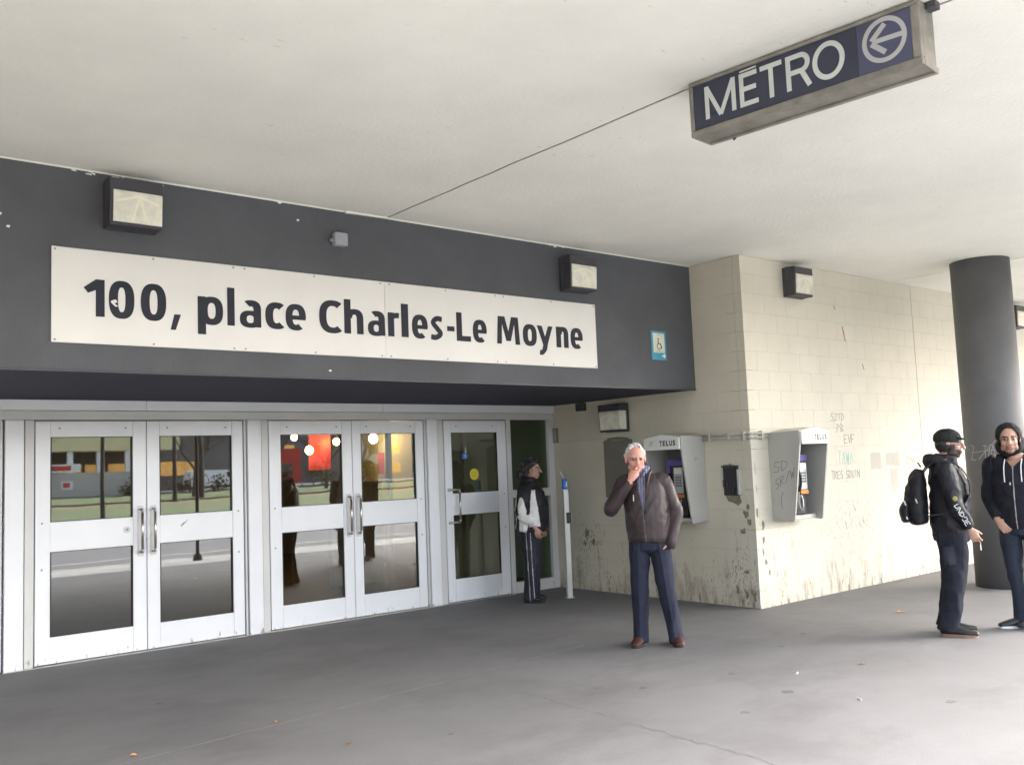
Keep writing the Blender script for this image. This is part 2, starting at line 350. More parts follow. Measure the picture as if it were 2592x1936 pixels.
# ------------------------------------------------------------------ dark fascia above the doors
fs = thing('fascia_wall', 'dark grey stucco fascia above the white doors', 'wall')
bx('wall_face', M_FASC, fs, -26, -.003, -B, -B+.25, HF+.012, H-.008)
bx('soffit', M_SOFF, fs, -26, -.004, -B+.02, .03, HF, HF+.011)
bx('drip_lip', M_LAMPH, fs, -26, -.004, -B-.008, -B+.018, HF-.006, HF+.010)
bx('caulk_strip', M_CEIL, fs, -26, -.003, -B-.006, -B-.001, H-.010, H-.001)
mb = MB()
mb.prism([(-4.42, H-.02), (-4.3, H-.017), (-4.0, H-.011), (-4.0, H-.002), (-4.42, H-.002)], 1, -B-.03, -B-.007); mb.build('loose_caulk', M_CEIL, fs)
mb = MB()
for i in range(15):
    xx = random.choice([-6.5, -6.4, -6.2, -6.05, -4.95, -2.05]) + random.uniform(-.1, .1); zz = H-.012-abs(random.gauss(0, .012))
    mb.prism([(xx, zz), (xx+random.uniform(.01, .04), zz-random.uniform(.002, .01)), (xx+random.uniform(.01, .05), zz+.008), (xx-.004, zz+.006)], 1, -B-.003, -B-.0005)
for xx, zz in ((-4.86, 3.63), (-4.6, 2.42), (-6.95, 3.3), (-7.0, 3.38)):
    mb.prism([(xx, zz), (xx+.02, zz-.006), (xx+.024, zz+.012), (xx+.004, zz+.01)], 1, -B-.003, -B-.0005)
tag(mb.build('paint_chips', M_CEIL, fs), kind='stuff')

# ------------------------------------------------------------------ cream block walls, block by block
ZC = [0.0, .185] + [.185+.2114*i for i in range(1, 17)] + [H-.003]
JT, JTV, DEP = .003, .0008, .10
block_cache = {}
def block(parent, name, org, size, axis):
    key = (round(size[0], 3), round(size[1], 3), round(size[2], 3))
    if key not in block_cache:
        me = MB().box(0, size[0], 0, size[1], 0, size[2], bev=.0011)
        o = me.build('block', M_BLOCK, parent); block_cache[key] = o.data
    else:
        o = bpy.data.objects.new('block', block_cache[key]); COL.objects.link(o); o.parent = parent
    o.location = org; o.name = name; return o
rw = thing('block_wall', 'long cream painted block wall to the right of the corner', 'wall')
bx('joint_backing', M_JOINT, rw, DEP+.0, 12.9, -A+.003, -A+.35, 0, H-.002)
LB = .405
def course(parent, z0, z1, segs, kmax):
    for x0, x1 in segs:
        o = block(parent, 'block', (x0, -A+(0), z0+.0 if z0 == 0 else z0+JT/2), (x1-x0-JTV, DEP, z1-z0-JT), 0)
far = MB()
for ci in range(len(ZC)-1):
    z0, z1 = ZC[ci], ZC[ci+1]; off = 0 if ci % 2 else LB/2
    xs = [0.0]; x = off if off else LB
    while x < 3.675-.05: xs.append(x); x += LB
    xs.append(3.675+JT)
    course(rw, z0, z1, list(zip(xs[:-1], xs[1:])), 0)
    x = 3.687; xs = [x]; x = x + (LB if ci % 2 else LB/2)
    while x < 12.8: xs.append(x); x += LB
    xs.append(12.9)
    sg = list(zip(xs[:-1], xs[1:]))
    course(rw, z0, z1, sg[:6], 0)
    for x0, x1 in sg[6:]: far.box(x0, x1-JTV, -A, -A+DEP, z0+JT/2, z1-JT/2, bev=.0011)
tag(far.build('far_blocks', M_BLOCK, rw), kind='stuff')
bx('control_joint', M_JOINT, rw, 3.676, 3.686, -A+.003, -A+.06, 0, H-.003)
tw = thing('block_return_wall', 'cream block return wall with the left phone booth', 'wall')
bx('joint_backing', M_JOINT, tw, .003, .2, -A+.2, .3, 0, H-.002)
ylast = 0
for ci in range(len(ZC)-1):
    z0, z1 = ZC[ci], ZC[ci+1]; y = -A+DEP+JT; first = LB/2 - DEP if ci % 2 else LB - DEP
    ys = [y]; y += first
    while y < .25: ys.append(y); y += LB
    ys.append(.28)
    for y0, y1 in zip(ys[:-1], ys[1:]):
        block(tw, 'block', (0, y0, z0+JT/2), (DEP, y1-y0-JTV, z1-z0-JT), 1)

lw = thing('shading_wing_wall', 'unseen cream wall added on the left to darken that side', 'wall')  # unseen wall, added to keep street light off the left side
bx('wall_core', M_BLOCK, lw, -12.4, -12.1, -7.6, .1, 0, H-.002)

# stains, patches, graffiti on the walls: thin flat marks at their real places
def on_right(pts, m, name='graffiti', wd=.012, lift=.0015, parent=rw):
    mb = MB()
    for st in pts:
        for (xa, za), (xb, zb) in zip(st[:-1], st[1:]):
            d = Vector((xb-xa, zb-za)); 
            if d.length < 1e-5: continue
            d.normalize(); n = Vector((-d.y, d.x))*wd/2; e = d*wd*.3
            q = [(xa-e.x+n.x, za-e.y+n.y), (xb+e.x+n.x, zb+e.y+n.y), (xb+e.x-n.x, zb+e.y-n.y), (xa-e.x-n.x, za-e.y-n.y)]
            mb.prism(q, 1, -A-lift, -A-.0004)
    return mb.build(name, m, parent)
STROKES = {
 'T': [[(0, 1), (1, 1)], [(.5, 1), (.5, 0)]], 'R': [[(0, 0), (0, 1), (.8, .9), (.8, .6), (0, .5), (1, 0)]], 'E': [[(1, 1), (0, .9), (0, 0), (1, 0)], [(0, .5), (.7, .5)]],
 'S': [[(1, .9), (.3, 1), (.1, .6), (.9, .4), (.8, 0), (0, .1)]], 'D': [[(0, 0), (0, 1), (.9, .7), (.9, .3), (0, 0)]], 'U': [[(0, 1), (.1, 0), (.8, .1), (1, 1)]],
 'I': [[(.5, 1), (.5, 0)]], 'N': [[(0, 0), (0, 1), (.9, 0), (1, 1)]], 'V': [[(0, 1), (.5, 0), (1, 1)]], 'A': [[(0, 0), (.5, 1), (1, 0)], [(.2, .4), (.8, .4)]],
 'W': [[(0, 1), (.25, 0), (.5, .7), (.75, 0), (1, 1)]], '/': [[(0, 0), (1, 1)]], 'O': [[(.5, 1), (0, .6), (.2, 0), (.8, .1), (1, .7), (.5, 1)]], 'F': [[(0, 0), (0, 1), (1, 1)], [(0, .5), (.6, .5)]],
 'Z': [[(0, 1), (1, .9), (0, 0), (1, .1)]], 'P': [[(0, 0), (0, 1), (.9, .8), (0, .5)]], 'Y': [[(0, 1), (.5, .5), (1, 1)], [(.5, .5), (.4, -.2)]], 'B': [[(0, 0), (0, 1), (.8, .8), (.1, .5), (.9, .2), (0, 0)]], ' ': []}
def scrawl(txt, x0, x1, z0, z1, slant=.25, jit=.05):
    out = []; n = len(txt); w_ = (x1-x0)/n
    for i, c in enumerate(txt):
        for st in STROKES.get(c, []):
            out.append([(x0+w_*(i+.78*(px+slant*py*.4+random.uniform(-jit, jit))), z0+(z1-z0)*(py+random.uniform(-jit, jit))) for px, py in st])
    return out
on_right(scrawl('TRES SDUIN', 1.50, 2.12, 1.29, 1.38), M_INK, wd=.0085)
on_right(scrawl('SZTD', 1.56, 1.86, 1.97, 2.05, .5, .12), M_INK, wd=.007); on_right(scrawl('PB', 1.68, 1.84, 1.84, 1.93, .3, .1), M_INK, wd=.007)
on_right(scrawl('EVF', 1.82, 2.06, 1.70, 1.80), M_INK, wd=.008)
on_right(scrawl('TAWA', 1.66, 2.00, 1.46, 1.60, .3, .1), M_TEALG, wd=.010)
on_right(scrawl('ZW', 3.22, 3.5, 1.42, 1.5), M_INKP, wd=.010); on_right(scrawl('EN', 3.2, 3.45, 1.24, 1.32), M_INKP, wd=.010)
def blob(parent, name, m, c, rx, rz, plane, n=11, lift=.001, rag=.5):
    mb = MB(); q = []
    for i in range(n):
        t = 2*math.pi*i/n; k_ = 1-rag*random.random(); q.append((c[0]+rx*k_*math.cos(t), c[1]+rz*k_*math.sin(t)))
    if plane == 'r': mb.prism(q, 1, -A-lift, -A-.0003)
    else: mb.prism(q, 0, -lift, -.0003)
    return mb.build(name, m, parent)
def rect_patch(parent, name, m, a0, a1, z0, z1, plane, rag=.012):
    q = []
    for i in range(7): q.append((a0+(a1-a0)*i/6, z1+random.uniform(-rag, rag)))
    for i in range(7): q.append((a1-(a1-a0)*i/6, z0+random.uniform(-rag, rag)))
    mb = MB()
    if plane == 'r': mb.prism(q, 1, -A-.0007, -A-.0002)
    else: mb.prism(q, 0, -.0008, -.0002)
    return mb.build(name, m, parent)
rect_patch(rw, 'paint_patch', M_PATCH2, 2.38, 2.62, 1.37, 1.57, 'r'); rect_patch(rw, 'paint_patch', M_PATCH2, 2.74, 3.06, 1.40, 1.57, 'r'); rect_patch(rw, 'paint_patch', M_PATCH2, 2.82, 3.0, 1.08, 1.37, 'r')
tag(bpy.data.objects['paint_patch'], 'faint grey square of cover-up paint')
for c, rx, rz in (((.13, .86), .035, .06), ((.12, .70), .03, .05), ((.04, 1.0), .02, .06), ((.14, .47), .03, .04), ((.19, .36), .02, .05), ((.10, .58), .02, .05), ((.32, .33), .012, .04)):
    blob(rw, 'soot_mark', M_SOOT, c, rx, rz, 'r')
on_right([[(.045, 1.52), (.05, 1.40)], [(.05, 1.28), (.055, 1.2)], [(1.92, .98), (1.95, .9)], [(1.72, .78), (1.75, .70)], [(2.1, .82), (2.13, .74)]], M_INKP, 'scrape_mark', .014)
on_right([[(1.955, 3.10), (1.972, 3.03)], [(1.972, 3.05), (2.0, 2.93)]], M_RUST, 'rust_streak', .022); on_right([[(1.8, 3.34), (1.82, 3.31)]], M_RUST, 'rust_streak', .02); on_right([[(2.35, 2.66), (2.38, 2.60)]], M_RUST, 'rust_streak', .018)
# many small kick marks low on both walls: scuffs nobody could count
def scuffs(parent, plane, n, lo, hi, zmu, zsig, ctr=None):
    mb = MB()
    for i in range(n):
        a = random.uniform(lo, hi) if ctr is None else random.gauss(*ctr); z = min(1.0, abs(random.gauss(zmu, zsig))+.02)
        if not lo < a < hi: continue
        l = random.uniform(.008, .05); ww = random.uniform(.002, .009); sl = random.gauss(0, .25)*l
        q = [(a, z), (a+ww, z), (a+ww*.6+sl, z+l), (a+sl, z+l*.9)]
        if plane == 'r': mb.prism(q, 1, -A-.001, -A-.0002)
        else: mb.prism(q, 0, -.0011, -.0002)
    return tag(mb.build('scuff_marks', M_INKP if plane == 'r' else M_SOOT, parent), kind='stuff')
scuffs(rw, 'r', 260, 0.02, 3.6, .5, .3); scuffs(rw, 'r', 120, 1.2, 2.6, .75, .12, (1.9, .3))
scuffs(tw, 't', 170, -A+.01, -.05, .12, .2); scuffs(tw, 't', 150, -1.2, -.3, .58, .12, (-.6, .13)); scuffs(tw, 't', 90, -A+.01, -2.5, .25, .2, (-2.9, .12))
rect_patch(tw, 'paint_patch', M_PATCH, -1.41, -.92, 1.16, 1.86, 't')['label'] = 'dark grey rectangle of cover-up paint'
mb = MB(); mb.prism([(-1.37, 1.855), (-.96, 1.855), (-1.0, 1.885), (-1.16, 1.895), (-1.33, 1.88)], 0, -.0008, -.0002); mb.build('paint_patch', M_PATCH, tw)
for c, rx, rz in (((-2.82, 1.50), .10, .03), ((-2.86, 1.17), .09, .05), ((-3.0, .98), .06, .05), ((-2.96, .80), .05, .06), ((-3.04, .9), .03, .05), ((-3.03, 1.06), .03, .04), ((-2.96, .37), .04, .03), ((-2.83, .42), .015, .02), ((-2.84, .18), .03, .07), ((-2.95, .14), .035, .06), ((-3.05, .13), .03, .07), ((-3.02, .16), .02, .05), ((-.55, .70), .05, .08), ((-.66, .6), .04, .06), ((-.5, .58), .03, .05)):
    blob(tw, 'soot_mark', M_SOOT, c, rx, rz, 't', rag=.65)

# ------------------------------------------------------------------ round column
colm = thing('round_column', 'thick dark grey round column behind the hooded man', 'column', (2.95, -4.35, 0))
MB().cyl((0, 0, 0), (0, 0, H-.002), .32, n=64).build('shaft', M_COLUMN, colm, smooth=False)
for p in bpy.data.objects['shaft'].data.polygons: p.use_smooth = len(p.vertices) == 4
cg = MB()
for st in scrawl('ZHTA', 0, .30, 1.43, 1.62, .3, .15) + [[(.02, 1.53), (.36, 1.56)], [(.1, 1.45), (.3, 1.66)], [(.2, 1.4), (.24, 1.62)]]:
    for (xa, za), (xb, zb) in zip(st[:-1], st[1:]):
        n = 4
        for i in range(n):
            def cpt(t, r=.3215):
                a = xa+(xb-xa)*t; th = RAD(152)+a/.32; return Vector((r*math.cos(th), r*math.sin(th), za+(zb-za)*t))
            cg.cyl(cpt(i/n), cpt((i+1)/n), .004, n=5)
cg.build('graffiti', M_INKP, colm)

# ------------------------------------------------------------------ entrance frame and doors
ef = thing('entrance_frame', 'off-white metal entrance frame around the glass doors', 'door frame')
segx = [-26, -7.9, -5.27, -2.63, -.002]
for i in range(4):
    bx('header_band', M_ALU, ef, segx[i]+.002, segx[i+1]-.002, -.035, .12, 2.262, HF-.002, bev=.003)
bx('header_rail', M_ALU2, ef, -26, -.003, -.012, .12, 2.176, 2.257, bev=.003)
def post(x0, x1, y0=-.03, m=M_ALU, z1=2.174): return bx('mullion', m, ef, x0, x1, y0, .12, 0, z1, bev=.004)
for x0, x1 in ((-6.486, -6.334), (-4.256, -4.108), (-2.030, -1.885)): post(x0, x1)
for x0, x1 in ((-6.322, -6.247), (-4.098, -4.022), (-1.873, -1.786), (-.806, -.735)): post(x0, x1, -.006, M_ALU2)
for x0, x1 in ((-4.288, -4.266), (-2.062, -2.040), (-6.54, -6.50)): post(x0, x1, -.012, M_ALU2)
for x0, x1 in ((-6.56, -6.24), (-4.297, -4.012), (-2.068, -1.775), (-.815, -.73)): bx('gasket', M_GASK, ef, x0-.01, x1+.01, .05, .11, 0, 2.17)
post(-.105, -.004, -.012, M_ALU2)
bx('sidelight_rail', M_ALU2, ef, -.733, -.107, -.01, .1, 1.19, 1.287, bev=.003)
bx('sidelight_rail', M_ALU2, ef, -.733, -.107, -.01, .1, 0.0, .138, bev=.003)
bx('sidelight_pane', M_GLASS2, ef, -.73, -.11, .035, .041, .14, 1.188)
bx('sidelight_pane', M_GLASS2, ef, -.73, -.11, .035, .041, 1.289, 2.174)
# frame beyond the left edge of the photo
bx('blank_panel', M_ALU, ef, -9.0, -6.545, 0.0, .1, 0, 2.174)
bx('blank_panel', M_ALU2, ef, -26, -9.01, 0.0, .1, 0, 2.174)
bx('threshold', M_STEEL, ef, -6.5, -.8, -.06, .12, 0.0, .006)

def make_door(name, x0, x1, gx0, gx1, zs, label, hside, extra=None):
    """zs: low glass bottom/top, upper glass bottom/top ; hside -1 handle at left stile, +1 right"""
    d = thing(name, label, 'door', ((x0+x1)/2, 0, 0), 0, 'glazed white entrance doors')
    c = (x0+x1)/2; X0, X1, G0, G1 = x0-c, x1-c, gx0-c, gx1-c; zt = 2.164; z0 = .012
    lb, lt, ub, ut = zs
    bx('stile', M_ALU, d, X0, G0-.006, 0, .045, z0, zt, bev=.003); bx('stile', M_ALU, d, G1+.006, X1, 0, .045, z0, zt, bev=.003)
    bx('bottom_rail', M_ALU, d, G0-.005, G1+.005, .0015, .0435, z0, lb, bev=.002); bx('middle_rail', M_ALU, d, G0-.005, G1+.005, .0015, .0435, lt, ub, bev=.002); bx('top_rail', M_ALU, d, G0-.005, G1+.005, .0015, .0435, ut, zt, bev=.002)
    for a, b in ((lb, lt), (ub, ut)):
        bx('glass_pane', M_GLASS, d, G0+.001, G1-.001, .024, .029, a+.001, b-.001)
        gk = MB(); gk.box(G0-.005, G0+.006, .008, .022, a, b).box(G1-.006, G1+.005, .008, .022, a, b).box(G0+.0062, G1-.0062, .008, .022, a, a+.006).box(G0+.0062, G1-.0062, .008, .022, b-.006, b); gk.build('gasket', M_GASK, d)
    # D pull handle
    if name == 'glass_door':
        hx = (X1-.055) if hside > 0 else (X0+.055)
        MB().pipe([(hx, 0, .925), (hx, -.055, .925), (hx, -.06, .95), (hx, -.06, 1.30), (hx, -.055, 1.325), (hx, 0, 1.325)], .0125, 10).build('pull_handle', M_STEEL, d, smooth=True)
        bx('handle_plate', M_ALU2, d, hx-.028, hx+.028, -.003, -.0002, .885, 1.36, bev=.001)
    else:
        hx = G0+.055
        MB().pipe([(X0+.05, -.02, 1.335), (hx, -.05, 1.335), (hx, -.055, 1.30), (hx, -.055, .98), (hx, -.05, .945), (X0+.05, -.02, .945)], .012, 10).build('pull_handle', M_STEEL, d, smooth=True)
        for z in (1.335, .945): MB().cyl((X0+.05, -.025, z), (X0+.05, 0, z), .02, n=14).build('handle_mount', M_STEEL, d, smooth=False)
    for (sx, sz) in ((X0+.055 if hside > 0 else X1-.055, 1.25), (X0+.055 if hside > 0 else X1-.055, .84), (G0+.07, 2.10), (G1-.06, 2.10)):
        MB().cyl((sx, -.003, sz), (sx, 0.0, sz), .009, n=10).build('screw', M_SCREW, d)
    return d
Z = (.242, .992, 1.256, 2.02)
d1 = make_door('glass_door', -6.236, -5.268, -6.107, -5.397, Z, 'leftmost white glass door with round lock cylinder on its middle rail', 1)
d2 = make_door('glass_door', -5.260, -4.297, -5.135, -4.418, Z, 'white glass door with a dark chip mark on its middle rail', -1)
d3 = make_door('glass_door', -4.010, -3.028, -3.872, -3.154, Z, 'third white glass door from the left, reflecting the old man', 1)
d4 = make_door('glass_door', -3.020, -2.070, -2.904, -2.187, Z, 'fourth white glass door, reflecting two standing men', -1)
d5 = make_door('single_glass_door', -1.772, -.818, -1.657, -.962, (.275, 1.03, 1.289, 2.02), 'single white glass door with yellow round sticker beside the woman', -1)
MB().cyl((.305, -.004, 1.143), (.305, .002, 1.143), .033, n=20).build('lock_cylinder', M_ALU2, d1)
MB().cyl((.305, -.006, 1.143), (.305, -.004, 1.143), .014, n=16).build('lock_core', M_SCREW, bpy.data.objects['lock_cylinder'])
bx('paint_chip', M_WHITE, d1, -.62+.14, -.62+.19, -.002, .0012, .205, .225)
mb = MB(); mb.prism([(-.16, 1.15), (-.12, 1.165), (-.085, 1.20), (-.11, 1.175), (-.14, 1.17), (-.155, 1.135)], 1, -.0015, .0012); mb.build('chip_mark', M_SCREW, d2)
# stickers on the single door
sc = MB(); sc.cyl((-1.317+1.295, .0225, 1.508), (-1.317+1.295, .0238, 1.508), .068, n=28); sy = sc.build('yellow_sticker', M_YELLOW, d5)
for i in range(4): bx('print_line', M_SCREW, sy, -.022-.045+.01*(i % 2), -.022+.045-.01*(i % 2), .0214, .0224, 1.535-.02*i, 1.541-.02*i)
bx('blue_sticker', M_BLUE, d5, -1.49+1.295, -1.41+1.295, .0225, .0236, 1.70, 1.765)
mb = MB(); mb.cyl((-.15, .0212, 1.745), (-.15, .0222, 1.745), .008, n=10); mb.box(-.155, -.147, .0212, .0222, 1.72, 1.74).box(-.155, -.135, .0212, .0222, 1.715, 1.722); mb.build('wheelchair_symbol', M_WHITE, bpy.data.objects['blue_sticker'])
mb = MB(); mb.prism([(-.15, 1.77), (-.13, 1.77), (-.135, 1.86), (-.142, 1.83)], 1, .0225, .0233); mb.build('torn_sticker', M_WHITE, d5)

# ------------------------------------------------------------------ address sign
ss = thing('address_sign', 'long white address sign reading 100, place Charles-Le Moyne', 'sign', (0, 0, 0))
yS = -B-.012
for x0, x1 in ((-6.676, -4.0605), (-4.0585, -1.545)):
    bx('sign_panel', M_SIGNW, ss, x0, x1, yS, -B-.0005, 2.547, 3.203, bev=.0015)
LT = [('1', -6.473, -6.335), ('0', -6.307, -6.134), ('0', -6.089, -5.91), (',', -5.879, -5.804), ('p', -5.678, -5.485), ('l', -5.451, -5.394), ('a', -5.353, -5.181), ('c', -5.146, -4.994), ('e', -4.976, -4.801),
      ('C', -4.682, -4.484), ('h', -4.454, -4.274), ('a', -4.231, -4.065), ('r', -4.033, -3.922), ('l', -3.898, -3.827), ('e', -3.79, -3.625), ('s', -3.597, -3.458), ('-', -3.415, -3.336), ('L', -3.311, -3.153), ('e', -3.127, -2.967),
      ('M', -2.848, -2.569), ('o', -2.529, -2.355), ('y', -2.348, -2.146), ('n', -2.099, -1.938), ('e', -1.907, -1.741)]
ZR = {'1': (2.738, 2.998), '0': (2.733, 3.003), ',': (2.678, 2.792), 'p': (2.658, 2.944), 'l': (2.737, 3.027), 'a': (2.732, 2.944), 'c': (2.732, 2.944), 'e': (2.732, 2.944), 'C': (2.729, 3.001), 'h': (2.736, 3.022),
      'r': (2.736, 2.942), 's': (2.731, 2.943), '-': (2.818, 2.862), 'L': (2.735, 2.996), 'M': (2.735, 2.996), 'o': (2.731, 2.943), 'y': (2.654, 2.938), 'n': (2.736, 2.942)}
# strokes of the address: heavy humanist sans drawn as outlines (filled between an outer and an inner contour)
def sector(cx, cz, rx, rz, a0, a1, n=26):
    return [(cx+rx*math.cos(RAD(a0+(a1-a0)*i/n)), cz+rz*math.sin(RAD(a0+(a1-a0)*i/n))) for i in range(n+1)]
def supell(cx, cz, rx, rz, a, ex=.80):
    c, q = math.cos(RAD(a)), math.sin(RAD(a)); return (cx+rx*math.copysign(abs(c)**ex, c), cz+rz*math.copysign(abs(q)**ex, q))
def earc(cx, cz, rx, rz, wx, wz, a0, a1, n=30):
    n = max(6, int(n*abs(a1-a0)/360)+4); A_ = [a0+(a1-a0)*i/n for i in range(n+1)]
    return [[supell(cx, cz, rx, rz, A_[i]), supell(cx, cz, rx, rz, A_[i+1]), supell(cx, cz, rx-wx, rz-wz, A_[i+1]), supell(cx, cz, rx-wx, rz-wz, A_[i])] for i in range(n)]
def bar(x0, z0, x1, z1, wd):
    d = Vector((x1-x0, z1-z0)).normalized(); n = Vector((-d.y, d.x))*wd/2
    return [(x0+n.x, z0+n.y), (x1+n.x, z1+n.y), (x1-n.x, z1-n.y), (x0-n.x, z0-n.y)]
def rc(x0, x1, z0, z1): return [(x0, z0), (x1, z0), (x1, z1), (x0, z1)]
def strokes(pts, wds):
    """a thick stroke through points, mitred, as quads"""
    P = [Vector(p) for p in pts]; n = len(P); Lq = []; Rq = []
    for i in range(n):
        t = (P[min(i+1, n-1)]-P[max(i-1, 0)]).normalized(); nn = Vector((-t.y, t.x)); wv = wds[i]/2 if isinstance(wds, (list, tuple)) else wds/2
        Lq.append(P[i]+nn*wv); Rq.append(P[i]-nn*wv)
    return [[tuple(Lq[i]), tuple(Lq[i+1]), tuple(Rq[i+1]), tuple(Rq[i])] for i in range(n-1)]
def smooth_pts(pts, k=6):
    P = [np.array(p, float) for p in pts]; P = [2*P[0]-P[1]]+P+[2*P[-1]-P[-2]]; out = []
    for i in range(1, len(P)-2):
        for q in range(k):
            t = q/k; out.append(tuple(float(u) for u in .5*((2*P[i])+(P[i+1]-P[i-1])*t+(2*P[i-1]-5*P[i]+4*P[i+1]-P[i+2])*t*t+(-P[i-1]+3*P[i]-3*P[i+1]+P[i+2])*t**3)))
    out.append(tuple(float(u) for u in P[-2])); return out
def glyph(ch, x0, x1, zb, zt):
    V_, Hz = .061, .047; cx, cz = (x0+x1)/2, (zb+zt)/2; rx, rz = (x1-x0)/2, (zt-zb)/2; xb, xh = 2.736, 2.944
    if ch == 'l': return [rc(x0, x1, zb, zt)]
    if ch == '-': return [rc(x0, x1, zb, zt)]
    if ch == '1': return [rc(x1-.058, x1, zb, zt), [(x1-.0575, zt), (x1-.0575, zt-.075), (x0+.030, zt-.098), (x0, zt-.062)], [(x1-.0575, zt), (x1-.03, zt), (x1-.0575, zt-.07)]]
    if ch in '0o': return earc(cx, cz, rx, rz, V_, Hz, 0, 360)
    if ch == ',': return [[(x0+.028, zt), (x1, zt), (x0+.037, zb), (x0, zb)]]
    if ch == 'p': return [rc(x0, x0+V_, zb, xh-.002)] + earc((x0+.018+x1)/2, (xb-.004+xh)/2, (x1-x0-.018)/2, (xh-xb+.006)/2, V_-.004, Hz, 0, 360)
    if ch in 'hn': return [rc(x0, x0+V_, zb, zt)] + earc((x0+.012+x1)/2, 2.86, (x1-x0-.012)/2, xh-2.86, V_, Hz, 0, 175) + [rc(x1-V_, x1, zb, 2.861)]
    if ch == 'r': return [rc(x0, x0+V_, zb, zt)] + strokes(smooth_pts([(x0+.03, 2.86), (x0+.055, 2.905), (x1-.028, 2.9195), (x1, 2.918)]), [.03]*7+[.046]*12)
    if ch == 'a': return [rc(x1-V_, x1, zb+.004, 2.875)] + earc((x0+.012+x1)/2, 2.872, (x1-x0-.012)/2, xh-2.872, V_, Hz, 0, 128) + earc((x0+x1-.004)/2, zb+.064, (x1-x0-.004)/2, .066, V_-.006, .036, 0, 360)
    if ch in 'cC': W_ = (x1-x0)/1.62; return earc(x0+W_, cz, W_, rz, V_+.003, Hz, 52, 308)
    if ch == 'e': return earc(cx, cz, rx, rz, V_-.003, Hz-.002, -2, 306) + [rc(x0+.03, x1-.003, cz-.020, cz+.014)]
    if ch == 's': return strokes(smooth_pts([(x1-.014, zt-.026), (cx, zt-.022), (x0+.030, zt-.058), (cx, cz), (x1-.030, zb+.058), (cx-.01, zb+.022), (x0+.006, zb+.026)]), .046)
    if ch == 'L': return [rc(x0, x0+.060, zb, zt), rc(x0+.0605, x1, zb, zb+.048)]
    if ch == 'M': return [[(x0, zb), (x0+.055, zb), (x0+.068, zt), (x0+.018, zt)], [(x1, zb), (x1-.055, zb), (x1-.068, zt), (x1-.018, zt)], [(x0+.045, zt), (x0+.098, zt), (cx+.026, zb+.03), (cx-.026, zb+.03)], [(x1-.045, zt), (x1-.098, zt), (cx-.026, zb+.03), (cx+.026, zb+.03)]]
    if ch == 'y': return [[(x0, zt), (x0+.060, zt), (cx+.030, xb+.012), (cx-.026, xb+.012)], [(x1, zt), (x1-.057, zt), (cx-.030, xb+.02), (cx+.026, xb+.012)]] + strokes(smooth_pts([(cx+.004, xb+.03), (cx-.012, xb-.028), (cx-.045, zb+.022), (x0+.028, zb+.026)]), [.056]*7+[.047]*12)
for ch, x0, x1 in LT:
    zb, zt = ZR[ch]; mb = MB()
    for i_, q in enumerate(glyph(ch, x0, x1, zb, zt)): mb.prism(q, 1, yS-.003-.00005*(i_ % 7)-.0004*(len(q) == 4 and i_ < 2), yS-.0003)
    mb.build('letter', M_SIGNL, ss)
for zz in (3.185, 2.565):
    for xx in (-6.655, -6.0, -5.40, -5.31, -4.72, -4.10, -4.01, -3.42, -2.85, -2.75, -2.15, -1.57):
        MB().cyl((xx, yS-.003, zz), (xx, yS, zz), .008, n=8).build('screw', M_SCREW, ss)
mb = MB(); mb.prism([(-6.295, 2.855), (-6.262, 2.868), (-6.25, 2.85), (-6.27, 2.838), (-6.245, 2.82), (-6.262, 2.815), (-6.29, 2.84)], 1, yS-.0045, yS-.0035); mb.build('peeled_patch', M_SIGNW, ss)

# ------------------------------------------------------------------ METRO hanging box sign
ms = thing('metro_sign', 'METRO box sign with a circled arrow hanging from the ceiling', 'sign', (-4.05, -5.808, 0), math.atan2(-.99529, .09695))
# local x runs along the face, local -y is the readable side
L_, Z0, Z1, DP = 1.32, 3.441, 3.762, .205
mb = MB()   # extruded frame: face surround with mitred look
bx('frame_rail', M_METROF, ms, 0, L_, -.004, .03, Z0, Z0+.034, bev=.004); bx('frame_rail', M_METROF, ms, 0, L_, -.004, .03, Z1-.022, Z1, bev=.004)
bx('frame_stile', M_METROF, ms, 0, .026, -.0045, .03, Z0+.035, Z1-.023, bev=.004); bx('frame_stile', M_METROF, ms, L_-.042, L_, -.0045, .03, Z0+.035, Z1-.023, bev=.004)
bx('bottom_tray', M_METROF, ms, .012, L_-.012, .031, DP-.03, Z0+.012, Z0+.018)
bx('bottom_lip', M_METROF, ms, 0, L_, DP-.03, DP, Z0, Z0+.03, bev=.003)
bx('end_cap', M_METROF, ms, 0, .01, .031, DP-.031, Z0, Z1, bev=.002); bx('end_cap', M_METROF, ms, L_-.01, L_, .031, DP-.031, Z0, Z1, bev=.002)
bx('back_panel', M_METROF, ms, .01, L_-.01, DP-.03, DP-.002, Z0+.031, Z1)
bx('face_panel', M_METROB, ms, .027, 1.004, .004, .010, Z0+.036, Z1-.024)
bx('arrow_panel', M_METROB2, ms, 1.0055, L_-.043, .004, .010, Z0+.036, Z1-.024)
def mface(y): return [[1, 0, 0, 0], [0, 0, -1, y], [0, 1, 0, 0], [0, 0, 0, 1]]
